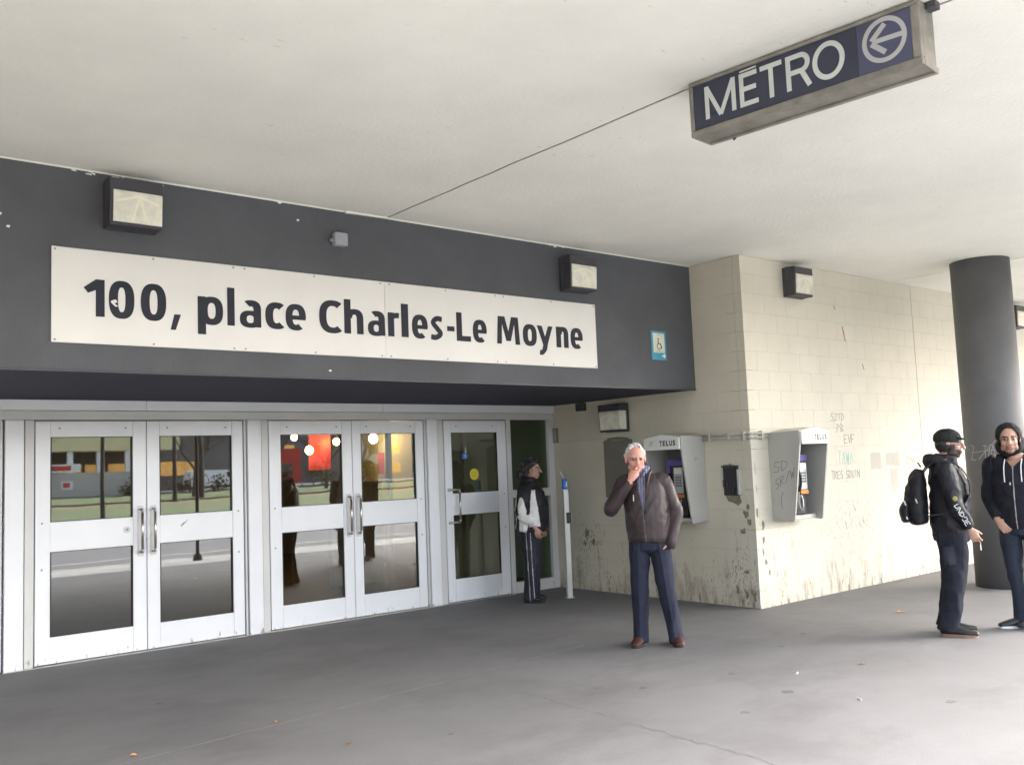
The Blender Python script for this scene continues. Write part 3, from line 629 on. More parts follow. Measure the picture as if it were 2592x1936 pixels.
# METRO, in a light Helvetica-like drawing built from bars
def bars(name, polys, m, par=ms, y=.004, th=.002):
    mb = MB()
    for i, q in enumerate(polys): mb.prism(q, 1, y-th-.0002*i, y-.0002)
    return mb.build(name, m, par)
def bar(x0, z0, x1, z1, wd):
    d = Vector((x1-x0, z1-z0)).normalized(); n = Vector((-d.y, d.x))*wd/2
    return [(x0+n.x, z0+n.y), (x1+n.x, z1+n.y), (x1-n.x, z1-n.y), (x0-n.x, z0-n.y)]
T = .0265; zb, zt = 3.522, 3.712
bars('letter', [bar(.115, zb, .115, zt, T), bar(.288, zb, .288, zt, T), bar(.115, zt-.004, .2015, zb+.004, T*.95), bar(.288, zt-.004, .2015, zb+.004, T*.95)], M_METROW)
bars('letter', [bar(.340, zb, .340, zt, T), bar(.34, zb+T/2, .441, zb+T/2, T), bar(.34, zt-T/2, .438, zt-T/2, T), bar(.34, (zb+zt)/2+.003, .430, (zb+zt)/2+.003, T)], M_METROW)
bars('letter_accent', [bar(.333, zt+.012, .436, zt+.014, .0085)], M_METROW)
bars('letter', [bar(.522, zb, .522, zt-T, T), bar(.458, zt-T/2, .588, zt-T/2, T)], M_METROW)
def arc_poly(cx, cz, rx, rz, wd, a0, a1, n=28):
    return [q for q in sector(cx, cz, rx, rz, a0, a1, n)] + list(reversed(sector(cx, cz, rx-wd, rz-wd, a0, a1, n)))
zm = (zb+zt)/2
bars('letter', [bar(.624, zb, .624, zt, T), bar(.624, zt-T/2, .70, zt-T/2, T), bar(.624, zm-.003, .70, zm-.003, T), arc_poly(.697, (zt+zm-.003-T/2)/2, .052, (zt-(zm-.003-T/2))/2, T, -90, 90, 16), bar(.700, zm-.006, .742, zb, T)], M_METROW)
mb = MB()
def ring(mb, cx, cz, rx, rz, wd, y, th, n=44):
    for i in range(n):
        a0, a1 = 360*i/n, 360*(i+1)/n
        q = [sector(cx, cz, rx, rz, a0, a1, 1)[0], sector(cx, cz, rx, rz, a0, a1, 1)[1], sector(cx, cz, rx-wd, rz-wd, a0, a1, 1)[1], sector(cx, cz, rx-wd, rz-wd, a0, a1, 1)[0]]
        mb.prism(q, 1, y-th, y-.0002)
ring(mb, .850, zm, .088, .101, T, .004, .002); mb.build('letter', M_METROW, ms)
mb = MB(); ring(mb, 1.143, 3.622, .112, .115, .023, .004, .002); mb.build('arrow_circle', M_METROG, ms)
bars('arrow', [bar(1.085, 3.625, 1.235, 3.622, .024), bar(1.078, 3.632, 1.150, 3.700, .026), bar(1.078, 3.618, 1.146, 3.556, .026)], M_METROG)
bx('hanger_bracket', M_LAMPH, ms, L_+.001, L_+.05, .08, .14, Z1-.03, H-.001)
bx('hanger_bracket', M_METROF, ms, .2, .24, .05, .15, Z1-.001, H-.001); bx('hanger_bracket', M_METROF, ms, .9, .94, .05, .15, Z1-.001, H-.001)
MB().cyl((.16, .19, Z0-.012), (.17, .2, Z0+.002), .006, n=6).build('loose_clip', M_LAMPH, ms)

# ------------------------------------------------------------------ wall lamps
def make_lamp(label, loc, rz, scale=1.0):
    l = thing('wall_lamp', label, 'lamp', loc, rz, 'bronze wall pack lamps under the canopy')
    # local: wall plane y=0, front toward -y ; housing width .36, height .34
    mb = MB(); mb.box(-.18, .18, -.05, -.001, -.17, .17, bev=.006); mb.build('back_box', M_LAMPH, l)
    mb = MB(); mb.prism([(-.17, .085), (-.17, .165), (-.05, .175), (-.0505, .085)], 0, -.18, .18); mb.build('hood', M_LAMPH, l)
    mb = MB(); mb.prism([(-.155, -.14), (-.165, .083), (-.0505, .083), (-.0505, -.14)], 0, -.178, -.158); mb.build('side_cheek', M_LAMPH, l)
    bx('bottom_frame', M_LAMPH, l, -.178, .178, -.16, -.0505, -.165, -.142, bev=.004)
    mb = MB(); mb.prism([(-.165, -.141), (-.178, .06), (-.17, .082), (-.052, .082), (-.052, -.141)], 0, -.157, .176); ln = mb.build('lens', M_LENS, l)
    mb = MB()
    for s_ in (-1, 1):
        mb.add([(s_*.002+.01, -.1785, .058), (s_*.145+.01, -.1765, .012), (s_*.145+.01, -.1758, -.006), (s_*.002+.01, -.1775, .038)], [(0, 1, 2, 3)])
        mb.add([(.012+s_*.004, -.1765, .04), (.012+s_*.004+.014, -.1765, .04), (.012+s_*.045+.016, -.1695, -.12), (.012+s_*.045, -.1695, -.12)], [(0, 1, 2, 3)])
    mb.build('reflector_ridge', M_LENSR, ln)
    for k_ in range(9): bx('prism_rib', M_LENS, ln, -.150+.036*k_, -.146+.036*k_, -.1685, -.160, -.135, -.10)
    return l
lp = make_lamp('dark wall lamp on the fascia above the sign\'s left end', (-6.163, -B, 3.53), 0)
def lamp_copy(label, loc, rz, s=1.0):
    c = copy_tree(lp); c.location = loc; c.rotation_euler = (0, 0, rz); c['label'] = label; c.scale = (s, s, s); return c
lamp_copy('dark wall lamp on the fascia above the sign\'s right end', (-1.835, -B, 3.472), 0)
lamp_copy('dark wall lamp high on the cream wall near its corner', (.95, -A, 3.53), 0, .98)
lamp_copy('dark wall lamp at the right edge of the photo, beyond the column', (6.75, -A, 3.54), 0)
lamp_copy('dark wall lamp above the dark paint patch, under the soffit', (0, -1.20, 2.12), RAD(-90))

jb = thing('junction_box', 'small grey junction box on the dark fascia above the sign', 'junction box', (-4.49, -B, 3.51))
bx('box_lid', M_BOX, jb, -.06, .06, -.07, -.05, -.055, .055, bev=.008); bx('box_body', M_BOX, jb, -.056, .056, -.0495, -.001, -.052, .052, bev=.006)
MB().cyl((-.056, -.03, -.01), (-.085, -.03, -.01), .014, n=10).build('conduit_stub', M_BOX, jb)

acc = thing('access_sign', 'small teal and cream wheelchair access sign on the dark fascia', 'sign', (-.59, -B, 2.83))
bx('sign_plate', M_TEAL, acc, -.118, .118, -.008, -.001, -.158, .158, bev=.002)
bx('white_field', mat('access_cream', (.62, .62, .50), .5), acc, -.09, .09, -.0095, -.0082, -.078, .135)
wc = MB(); ring(wc, .0, -.01, .036, .036, .008, -.0095, .0015, 22); wc.prism(bar(-.012, .02, -.010, .06, .012), 1, -.0115, -.0097); wc.prism(bar(-.012, .022, .022, .018, .010), 1, -.0117, -.0097); wc.prism(bar(.022, .02, .045, -.03, .010), 1, -.0119, -.0097); wc.cyl((-.011, -.0115, .074), (-.011, -.0097, .074), .010, n=12)
wc.build('wheelchair_symbol', M_SIGNL, acc)
bars('text_line', [bar(-.05, -.062, .05, -.062, .009)], M_INKP, acc, -.0097, .001)
bars('text_line', [bar(-.03, .118, .03, .118, .006)], M_INKP, acc, -.0097, .001)
bars('arrow', [bar(.04, -.112, .095, -.112, .013), bar(.09, -.106, .07, -.09, .012), bar(.09, -.118, .07, -.134, .012)], M_WHITE, acc, -.0082, .0015)

# small boxes under the soffit on the return wall
o = thing('alarm_box', 'small black box just under the soffit on the return wall', 'box', (0, -.575, 2.305))
bx('box_body', M_LAMPH, o, -.06, -.001, -.072, .072, -.055, .045, bev=.004); bx('bracket', M_LAMPH, o, -.03, -.001, -.03, .03, .0455, .05)
o = thing('intercom_box', 'small grey vertical box beside the sidelight top', 'box', (0, -.055, 1.965))
bx('box_body', M_PATCH, o, -.03, -.001, -.042, .042, -.095, .095, bev=.004); bx('cover_plate', M_BOX, o, -.034, -.0305, -.03, .03, -.08, .08)
# burnt open box between the booths
o = thing('broken_wall_box', 'burnt open metal box on the wall between the phone booths', 'box', (0, -2.85, 1.33))
bx('dark_cavity', M_BLACK, o, -.012, -.001, -.09, .11, -.15, .15); bx('side_flange', M_BOOTH, o, -.05, -.001, -.125, -.095, -.14, .13, bev=.003)
bx('top_flange', M_LAMPH, o, -.03, -.001, -.094, .12, .151, .17, bev=.002)
mb = MB(); mb.prism([(-.08, -.15), (.1, -.15), (.07, -.21), (.0, -.23), (-.06, -.26), (-.11, -.22)], 0, -.004, -.001); mb.build('burn_mark', M_SOOT, o)
for i in range(5): bx('bent_tab', M_LAMPH, o, -.025, -.0125, -.07+.04*i, -.05+.04*i, -.14+.02*i, -.10+.03*i)

# ------------------------------------------------------------------ phone booths
def make_booth(label, loc, rz):
    b = thing('phone_booth', label, 'phone booth', loc, rz, 'wall mounted pay phone booths')
    W_ = .26; zt, zbm = 1.855, .885
    prof = [(-.002, zbm+.02), (-.002, 1.835), (-.39, 1.845), (-.392, 1.715), (-.27, .895), (-.25, zbm)]
    for s_, nm in ((-1, 'side_panel'), (1, 'side_panel')):
        x0, x1 = (s_*W_-.010, s_*W_+.010)
        MB().prism(prof, 0, x0, x1).build(nm, M_BOOTH, b)
    MB().prism([(-.23, 1.8455), (-.05, 1.87), (0, 1.878), (.05, 1.87), (.23, 1.8455), (.262, 1.838), (.262, 1.835), (-.262, 1.835), (-.262, 1.838)], 1, -.385, -.004).build('roof', M_BOOTH, b)
    bx('back_panel', M_BOOTHD, b, -W_+.011, W_-.011, -.02, -.002, .90, 1.834)
    bx('shelf', M_BOOTH, b, -W_+.011, W_-.011, -.20, -.021, .895, .945, bev=.006)
    hd = MB().prism([(-.255, 1.70), (.255, 1.70), (.255, 1.832), (.2, 1.842), (0, 1.868), (-.2, 1.842), (-.255, 1.832)], 1, -.412, -.393).build('header_sign', M_BSIGN, b)
    bx('header_lamp_tray', M_BOOTH, b, -.249, .249, -.392, -.021, 1.715, 1.73)
    word = 'TELUS'
    for i, c_ in enumerate(word):
        letter('letter', c_, -.02+.048*i, -.02+.048*i+.036, 1, 1, facing_y(-.4122), M_SIGNL, hd, .03, .0015, ztop=None) if False else letter('letter', c_, -.02+.048*i, -.02+.048*i+.035, 1.742, 1, facing_y(-.4122), M_SIGNL, hd, .03, .0015, ztop=1.80)
    mbk = MB()
    for q in ([(-.19, 1.745), (-.15, 1.80), (-.10, 1.805), (-.14, 1.775)], [(-.16, 1.76), (-.12, 1.772), (-.13, 1.745)]): mbk.prism(q, 1, -.4135, -.4122)
    mbk.build('leaf_emblem', mat('booth_emblem', (.45, .55, .42), .5), hd)
    t = MB().box(-.125, .125, -.195, -.021, 1.16, 1.585, bev=.008).build('telephone', M_BLACK, b)
    bx('purple_top', M_PURPLE, t, -.125, .125, -.122, -.1155, 1.52, 1.585); bx('purple_side', M_PURPLE, t, -.125, -.075, -.122, -.1155, 1.42, 1.519)
    bx('face_plate', M_PSILV, t, -.02, .108, -.124, -.1155, 1.215, 1.50, bev=.002); bx('instruction_card', M_PSCR, t, -.01, .098, -.127, -.1245, 1.43, 1.495)
    for r_ in range(4):
        for c_ in range(3): bx('key', M_BOOTHD, t, .005+.03*c_, .025+.03*c_, -.129, -.1245, 1.38-.03*r_, 1.40-.03*r_)
    bx('coin_strip', M_ORANGE, t, -.03, .115, -.13, -.1155, 1.165, 1.205, bev=.004)
    for c_ in range(3): bx('coin_mark', M_BOOTHD, t, -.01+.04*c_, .012+.04*c_, -.1315, -.1302, 1.178, 1.192)
    hb = MB().tube([((-.075, -.135, 1.42), .022, .022), ((-.075, -.165, 1.36), .014, .014), ((-.075, -.165, 1.28), .014, .014), ((-.075, -.135, 1.21), .022, .022)], seg=10, sub=3).build('handset', M_BLACK, t, smooth=True)
    MB().pipe([(-.075, -.135, 1.20), (-.085, -.13, 1.10), (-.06, -.13, 1.02), (-.01, -.12, .99), (.03, -.11, 1.03), (.04, -.10, 1.10), (.035, -.08, 1.17)], .006, 6).build('armoured_cord', M_PSILV, t)
    for c_ in t.children: c_.location.y -= .08
    bx('phone_base', M_BLACK, b, -.12, .13, -.17, -.021, .96, 1.158)
    return b
bt = make_booth('grey pay phone booth left of the wall corner, partly behind the old man', (0, -2.225, 0), RAD(-90))
b2 = copy_tree(bt); b2.location = (.58, -A, 0); b2.rotation_euler = (0, 0, 0); b2['label'] = 'grey pay phone booth right of the wall corner with scrawled side panel'
# scribble on the side panel of the right booth
mb = MB()
def side_stroke(pts, wd=.009):
    for (ya, za), (yb, zb_) in zip(pts[:-1], pts[1:]):
        d = Vector((yb-ya, zb_-za)); 
        if d.length < 1e-5: continue
        d.normalize(); n = Vector((-d.y, d.x))*wd/2
        mb.prism([(ya+n.x, za+n.y), (yb+n.x, zb_+n.y), (yb-n.x, zb_-n.y), (ya-n.x, za-n.y)], 0, -.2715, -.2702)
def put(txt, y0, dy, z0, hz, sh=0.0):
    for i, c_ in enumerate(txt):
        for st in STROKES.get(c_, []): side_stroke([(y0-dy*(i+.75*px), z0+hz*py+sh*(i+px)) for px, py in st])
put('SD', -.05, .10, 1.40, .11, .02); put('SR/W', -.06, .065, 1.22, .10, .035); side_stroke([(-.15, 1.20), (-.125, 1.14), (-.12, 1.08), (-.13, 1.02)])
mb.build('graffiti', M_INK, b2)
mb = MB()
for st in scrawl('NA', 0, .06, 0, .04, .3, .1):
    for (xa, za), (xb, zb_) in zip(st[:-1], st[1:]): mb.cyl((-.2705-.25+.25, 0, 0), (-.2705, 0, 0.0001), .0001, n=3) if False else mb.cyl((.2715, -.14-xa, 1.57+za), (.2715, -.14-xb, 1.57+zb_), .002, n=4)
mb.build('graffiti', M_INKP, bt)

# conduits joining the booths round the corner
cp = thing('wall_conduit', 'pair of painted conduits joining the two phone booths round the corner', 'conduit')
for z in (1.835, 1.79):
    MB().pipe([(-.03, -2.47, z), (-.03, -3.10, z), (-.022, -A-.022, z), (.0, -A-.03, z), (.32, -A-.03, z)], .011, 8).build('pipe', M_PIPE, cp, smooth=True)
for y in (-2.6, -2.85, -3.05): bx('clamp', M_PIPE, cp, -.048, -.001, y-.015, y+.015, 1.765, 1.86, bev=.003)
for x in (.16,): bx('clamp', M_PIPE, cp, x-.015, x+.015, -A-.048, -A-.001, 1.765, 1.86, bev=.003)

# ------------------------------------------------------------------ door opener post with can
po = thing('door_opener_post', 'slim silver door opener post beside the woman', 'post', (-.60, -.83, 0), RAD(-20))
mb = MB(); mb.box(-.030, .030, -.030, .030, .008, 1.285, bev=.003); mb.build('post_body', mat('post_aluminium', (.56, .56, .55), .35, .06, 4, metal=.35), po)
bx('edge_strip', M_WHITE, po, -.034, -.0305, -.0305, -.018, .01, 1.284); bx('base_plate', M_STEEL, po, -.05, .05, -.045, .045, 0, .0075)
pb = bx('push_plate_box', M_BLACK, po, -.01, .045, -.045, -.0305, .88, 1.01, bev=.004); bx('push_plate', M_STEEL, pb, .046, .054, -.052, -.028, .875, 1.015, bev=.002)
cn = thing('drink_carton', 'small bright blue drink container with a straw on top of the post', 'drink', (-.605, -.83, 1.2855))
MB().tube([((0, 0, .004), .032, .030), ((0, 0, .03), .034, .032), ((0, 0, .06), .030, .028), ((0, 0, .10), .034, .030), ((0, 0, .122), .028, .027)], seg=16, dome=.05).build('carton_body', M_BLUEC, cn, smooth=True)
bx('carton_label', M_WHITE, cn, -.006, .012, -.0345, -.0325, .03, .09)
MB().cyl((0, 0, .12), (-.055, .01, .215), .0035, n=6).build('straw', M_WHITE, cn)

# ------------------------------------------------------------------ litter on the pavement
def leaf(label, x, y, s, rz, m=M_LEAF):
    mb = MB(); q = [(s*.9*math.cos(t)*(1+.25*math.cos(3*t)), s*.7*math.sin(t)) for t in [i*math.pi/4 for i in range(8)]]
    v = [(px, py, .006+.01*abs(math.sin(2.2*i))) for i, (px, py) in enumerate(q)] + [(0, 0, .005)]
    mb.add(v, [(i, (i+1) % 8, 8) for i in range(8)]); o = mb.build('fallen_leaf', m, loc=(x, y, 0)); o.rotation_euler = (0, 0, rz)
    return tag(o, label, 'leaf', 'dry leaves dropped on the pavement')
leaf('small dry leaf on the pavement nearest the lower left edge', -6.447, -3.389, .024, .3)
leaf('dry orange leaf lying on the light seam of the pavement', -5.529, -3.35, .026, 1.3)
leaf('dry leaf in the open pavement below the double doors', -5.445, -4.13, .022, 2)
leaf('orange leaf on the pavement between corner wall and backpack man', .614, -4.317, .05, .7)
leaf('orange scrap on the pavement in front of the cap man', -1.682, -5.249, .03, 1.1)
def butt(label, x, y, rz):
    o = MB().cyl((-.03, 0, .005), (.012, 0, .005), .0045, n=8).build('cigarette_butt', M_CIG, loc=(x, y, 0)); o.rotation_euler = (0, 0, rz); return tag(o, label, 'cigarette butt')
butt('white cigarette butt lying right of the old man\'s feet', -2.25, -5.05, .4); butt('white cigarette butt in the open pavement toward the backpack man', -2.62, -5.75, 1.2)

# ------------------------------------------------------------------ PEOPLE
def fuse(name, mb, voxel, m, parent, colorfn, smooth=3, disp=None, cut=None, solid=0.0, sf=.5):
    me = bpy.data.meshes.new('raw'); me.from_pydata([tuple(float(c) for c in v) for v in mb.v], [], mb.f)
    bm = bmesh.new(); bm.from_mesh(me); bmesh.ops.recalc_face_normals(bm, faces=bm.faces); bm.to_mesh(me); bm.free()
    o = bpy.data.objects.new('raw', me); COL.objects.link(o)
    r = o.modifiers.new('r', 'REMESH'); r.mode = 'VOXEL'; r.voxel_size = voxel
    if smooth: s_ = o.modifiers.new('s', 'SMOOTH'); s_.factor = sf; s_.iterations = smooth
    bpy.context.view_layer.update(); dg = bpy.context.evaluated_depsgraph_get()
    nm = bpy.data.meshes.new_from_object(o.evaluated_get(dg)); bpy.data.objects.remove(o); bpy.data.meshes.remove(me)
    n = len(nm.vertices); co = np.zeros(n*3); nm.vertices.foreach_get('co', co); co = co.reshape(-1, 3)
    if disp:
        no = np.zeros(n*3); nm.vertices.foreach_get('normal', no); no = no.reshape(-1, 3)
        d = np.array([disp(Vector(p)) for p in co]); co = co + no*d[:, None]; nm.vertices.foreach_set('co', co.ravel())
    if cut:
        bm = bmesh.new(); bm.from_mesh(nm); bmesh.ops.delete(bm, geom=[f for f in bm.faces if cut(f.calc_center_median())], context='FACES'); bm.to_mesh(nm); bm.free()
        n = len(nm.vertices); co = np.zeros(n*3); nm.vertices.foreach_get('co', co); co = co.reshape(-1, 3)
    a = nm.color_attributes.new('Col', 'FLOAT_COLOR', 'POINT')
    cols = np.ones((n, 4)); cols[:, :3] = [colorfn(p) for p in co] if callable(colorfn) else colorfn
    a.data.foreach_set('color', cols.ravel())
    nm.polygons.foreach_set('use_smooth', [True]*len(nm.polygons)); nm.materials.clear(); nm.materials.append(m); nm.name = name
    q = bpy.data.objects.new(name, nm); COL.objects.link(q); q.parent = parent
    if solid: sm = q.modifiers.new('thickness', 'SOLIDIFY'); sm.thickness = solid; sm.offset = -1
    return q
def wr(amp, sc=(9, 9, 5), seed=0.0, fine=.3):
    """cloth folds: ridged noise"""
    def f(p):
        q = Vector((p.x*sc[0]+seed, p.y*sc[1]+seed*1.7, p.z*sc[2]-seed))
        return amp*((1-2*abs(noise.noise(q)))*1.0 - .5 + fine*noise.noise(q*3.1))
    return f
class Head:
    def __init__(s, c, yaw=0.0, pitch=0.0, roll=0.0, k=1.0):
        s.c = Vector(c); s.R = Matrix.Rotation(RAD(yaw), 3, 'Z') @ Matrix.Rotation(RAD(pitch), 3, 'X') @ Matrix.Rotation(RAD(roll), 3, 'Y'); s.k = k
    def w(s, p): return s.c + s.R @ (Vector(p)*s.k)
    def l(s, p): return (s.R.transposed() @ (Vector(p)-s.c))/s.k
    def e(s, mb, c, r): mb.ell(s.w(c), tuple(x*s.k for x in r), 18, 12, s.R)
    def build(s, mb, neckbase, nose=1.0, fem=False):
        s.e(mb, (0, -.012, .028), (.076, .096, .092)); s.e(mb, (0, .028, -.030), (.062, .062, .082)); s.e(mb, (0, .048, -.092), (.034, .034, .024))
        s.e(mb, (0, .076, .026), (.048, .018, .014)); s.e(mb, (.035, .056, -.028), (.024, .026, .026)); s.e(mb, (-.035, .056, -.028), (.024, .026, .026))
        s.e(mb, (.045, .02, -.068), (.022, .04, .03)); s.e(mb, (-.045, .02, -.068), (.022, .04, .03))
        mb.tube([(s.w((0, .088, .012)), .010*s.k, .012*s.k), (s.w((0, .103, -.012)), .011*s.k, .013*s.k), (s.w((0, .112*nose if nose > 1 else .112, -.032)), .016*s.k, .013*s.k)], ref=s.R @ Vector((1, 0, 0)), seg=10, sub=3)
        s.e(mb, (0, .088, -.058), (.023, .012, .007)); s.e(mb, (0, .085, -.070), (.021, .012, .008)); s.e(mb, (0, .076, -.064), (.03, .016, .022))
        for sx in (-1, 1):
            s.e(mb, (sx*.077, -.005, -.008), (.010, .018, .030)); s.e(mb, (sx*.031, .076, .002), (.013, .011, .009))
        r = .050 if fem else .058
        mb.tube([(Vector(neckbase), r*1.25, r*1.15), (Vector(neckbase)*.5+s.w((0, -.02, -.07))*.5, r, r), (s.w((0, -.02, -.05)), r*.98, r)], ref=(1, 0, 0), seg=16)
    def colour(s, p, skin, lip, hair, brow, beard=0.0, bcol=None):
        q = s.l(p); x, y, z = q.x, q.y, q.z; c = np.array(skin, float)
        if y > .02 and abs(x) < .06:
            ck = max(0, 1-((abs(x)-.038)**2+(z+.032)**2)/.0006); c = c*(1-.25*ck)+np.array(lip)*.25*ck*1.15
        if y > .05:
            ex = (abs(x)-.031)/.016; ez = (z-.002)/.0075; d = ex*ex+ez*ez
            if d < 1: c = np.array((.045, .03, .025)) if abs(ex) < .5 else np.array((.36, .31, .28))
            elif d < 3.2: c = c*.62
            if abs((abs(x)-.032)) < .020 and .017 < z < .028: c = np.array(brow)
            if abs(x) < .024 and -.077 < z < -.053: c = np.array(lip)
            if abs(x) < .022 and abs(z+.0635) < .0028: c = np.array(lip)*.35
            if .004 < abs(x) < .011 and -.046 < z < -.038: c = c*.45
        if beard:
            inb = (z < -.045 and y > -.01 and abs(x) < .09 and z > -.135) and not (abs(x) < .021 and -.076 < z < -.054)
            if (abs(x) > .045 and -.06 < z < .0 and y > -.02 and y < .05): inb = True
            if inb: c = c*(1-beard)+np.array(bcol)*beard
        return c
def hand(mb, w, d, n, t, curl, k=1.0, thumb=(.55, .65, .35), spread=.06):
    """w wrist, d toward fingers, n the way the palm faces, t thumb side; curl per finger (radians per joint)"""
    w = Vector(w); d = Vector(d).normalized(); n = Vector(n); n = (n-n.dot(d)*d).normalized(); t = Vector(t); t = (t-t.dot(d)*d-t.dot(n)*n).normalized()
    mb.tube([(w-d*.03*k, .026*k, .020*k), (w+d*.01*k, .028*k, .019*k), (w+d*.045*k, .038*k, .017*k), (w+d*.082*k, .040*k, .014*k)], ref=t, seg=14)
    for i, (off, ln) in enumerate(((.030, .074), (.010, .082), (-.010, .076), (-.029, .060))):
        p = w+d*.080*k+t*off*k; dd = (d+t*spread*(1.5-i)).normalized(); pts = [(p-dd*.02*k, .0095*k, .0095*k), (p, .0092*k, .0092*k)]; ang = 0
        for sgm, c in zip((.46, .30, .24), (curl[i]*.8, curl[i], curl[i]*.7)):
            ang += c; q = dd*math.cos(ang)+n*math.sin(ang); p = p+q*ln*sgm*k; pts.append((p, .0085*k, .0085*k))
        mb.tube(pts, ref=t, seg=8, sub=3)
    p = w+d*.022*k+t*.026*k; td = (d*thumb[0]+t*thumb[1]+n*thumb[2]).normalized(); p1 = p+td*.040*k; td2 = (td+d*.5+n*.15).normalized(); p2 = p1+td2*.028*k
    mb.tube([(p-td*.012*k, .014*k, .014*k), (p+td*.015*k, .0125*k, .0125*k), (p1, .0105*k, .0105*k), (p2, .009*k, .009*k)], ref=n, seg=9, sub=3)
    return w+d*.15*k
def shoe(parent, foot, yaw, col, L=.275, w_=.048, sole=None, solecol=(.02, .02, .02), toeh=.055):
    """foot = point under the ankle on the ground"""
    R_ = Matrix.Rotation(yaw, 3, 'Z'); f = Vector(foot)
    def P(y, z): return f + R_ @ Vector((0, y, z))
    mb = MB(); ax = R_ @ Vector((1, 0, 0))
    mb.tube([(P(-.055, .045), w_*.72, .036), (P(0, .052), w_*.86, .044), (P(.08, .045), w_, .036), (P(.15, .034), w_*.98, .026), (P(L-.085, .030), w_*.72, .020)], ref=ax, seg=16)
    mb.tube([(P(-.01, .04), w_*.8, .05), (P(-.015, .105), w_*.82, .05)], ref=ax, seg=14)
    sm = MB(); o_ = []
    for i in range(24):
        th = 2*math.pi*i/24; y = (L/2)*math.sin(th); wd = w_*(1.08 if y > 0 else .88)*math.copysign(abs(math.cos(th))**.7, math.cos(th)); q = f + R_ @ Vector((wd, y+L/2-.075, 0)); o_.append((q.x, q.y))
    sm.prism(o_, 2, .001, .022)
    s_ = fuse('shoe', mb, .006, M_LEATHER, parent, lambda p: col, 2, cut=lambda c: c.z < .006)
    so = sm.build('sole', sole or M_GASK, s_); return s_
def person(label, loc, face_dir, group=None):
    rz = math.atan2(face_dir[1], face_dir[0])-math.pi/2
    p = thing('person', label, 'person', (loc[0], loc[1], 0), rz); return p
def V(*a): return Vector(a)
SK_OLD = (.62, .30, .235); SK = (.50, .30, .22)

# ---- old man in the brown leather jacket, hand at his mouth, other hand in pocket
man = person('old man with white hair in a brown leather jacket, hand at his mouth', (-2.075, -3.50), (-.80, -.60))
hd_ = Head((.080, .03, 1.612), yaw=16, pitch=-4, k=1.09)
b = MB(); hd_.build(b, (.03, .0, 1.47))
b.tube([((-.005, 0, .92), .155, .11), ((0, 0, 1.08), .145, .105), ((.01, .0, 1.25), .16, .11), ((.02, -.01, 1.38), .15, .095), ((.025, -.01, 1.45), .075, .065)], seg=18)
shR, elR, wrR = V(.185, -.01, 1.405), V(.300, .105, 1.19), V(.118, .180, 1.425)
shL, elL, wrL = V(-.150, -.01, 1.405), V(-.245, -.03, 1.13), V(-.195, .060, .905)
for a, e, h_ in ((shR, elR, wrR), (shL, elL, wrL)):
    b.tube([(a, .052, .052), ((a+e)/2, .044, .044), (e, .038, .038), ((e+h_)/2, .036, .036), (h_, .026, .026)], ref=(0, 1, 0), seg=12)
hand(b, wrR, (-.38, -.20, .90), (-.30, -.93, .0), (-.9, .25, .1), (.55, .45, 1.15, 1.25), .98, thumb=(.8, .25, .3))
hand(b, wrL+V(.02, 0, -.02), (.5, -.35, -1), (1, 0, .2), (0, 1, 0), (.3, .3, .3, .3), .95)
ftR, ftL = V(.115, .03, 0), V(-.190, .005, 0)
for hp, kn, an in ((V(.085, 0, .88), V(.100, .035, .48), V(.118, .0, .10)), (V(-.085, 0, .88), V(-.130, .035, .47), V(-.188, -.02, .10))):
    b.tube([(hp, .085, .085), ((hp+kn)/2, .07, .075), (kn, .05, .055), ((kn+an)/2, .046, .052), (an, .034, .038)], seg=12); b.tube([(an, .034, .038), (V(an.x, an.y+.0, .05), .034, .045), (V(an.x, an.y+.12, .04), .036, .022)], seg=10)
def mc(p):
    p = Vector(p); 
    if p.z > 1.50 and (p-hd_.c).length < .19: return hd_.colour(p, SK_OLD, (.50, .17, .14), None, (.55, .50, .46))
    return SK_OLD if p.z > .3 else (.02, .02, .03)
fuse('body', b, .0048, M_SKIN, man, mc, 2)
# short white hair, receding
hb = MB(); hd_.e(hb, (0, -.020, .034), (.081, .097, .091)); 
for i in range(30):
    th = random.uniform(0, 2*math.pi); ph = random.uniform(.15, 1.75); q = V(.083*math.sin(ph)*math.cos(th), -.020+.099*math.sin(ph)*math.sin(th), .036+.094*math.cos(ph)); hd_.e(hb, q*.97, (.010, .028, .009))
def hair_cut(hline=.062, side=-.028, back=-.075):
    def f(c):
        q = hd_.l(c)
        return (q.y > .030 and q.z < .060+.25*(q.y-.03)+.35*abs(q.x)*0) or (q.y > .0 and q.z < side+.035) or (q.y <= .0 and q.z < side-.03-.6*min(0, q.y+.03)*-1)
    return f
def hcut(c):
    q = hd_.l(c); 
    if q.y > .050: return True
    if q.y > .020: return q.z < .030+1.6*(q.y-.020)+.5*max(0, .05-abs(q.x))
    if q.y > -.01: return q.z < .000
    return q.z < -.055
fuse('hair', hb, .006, M_HAIR, man, (.62, .61, .60), 1, wr(.003, (60, 60, 40)), hcut, .004)
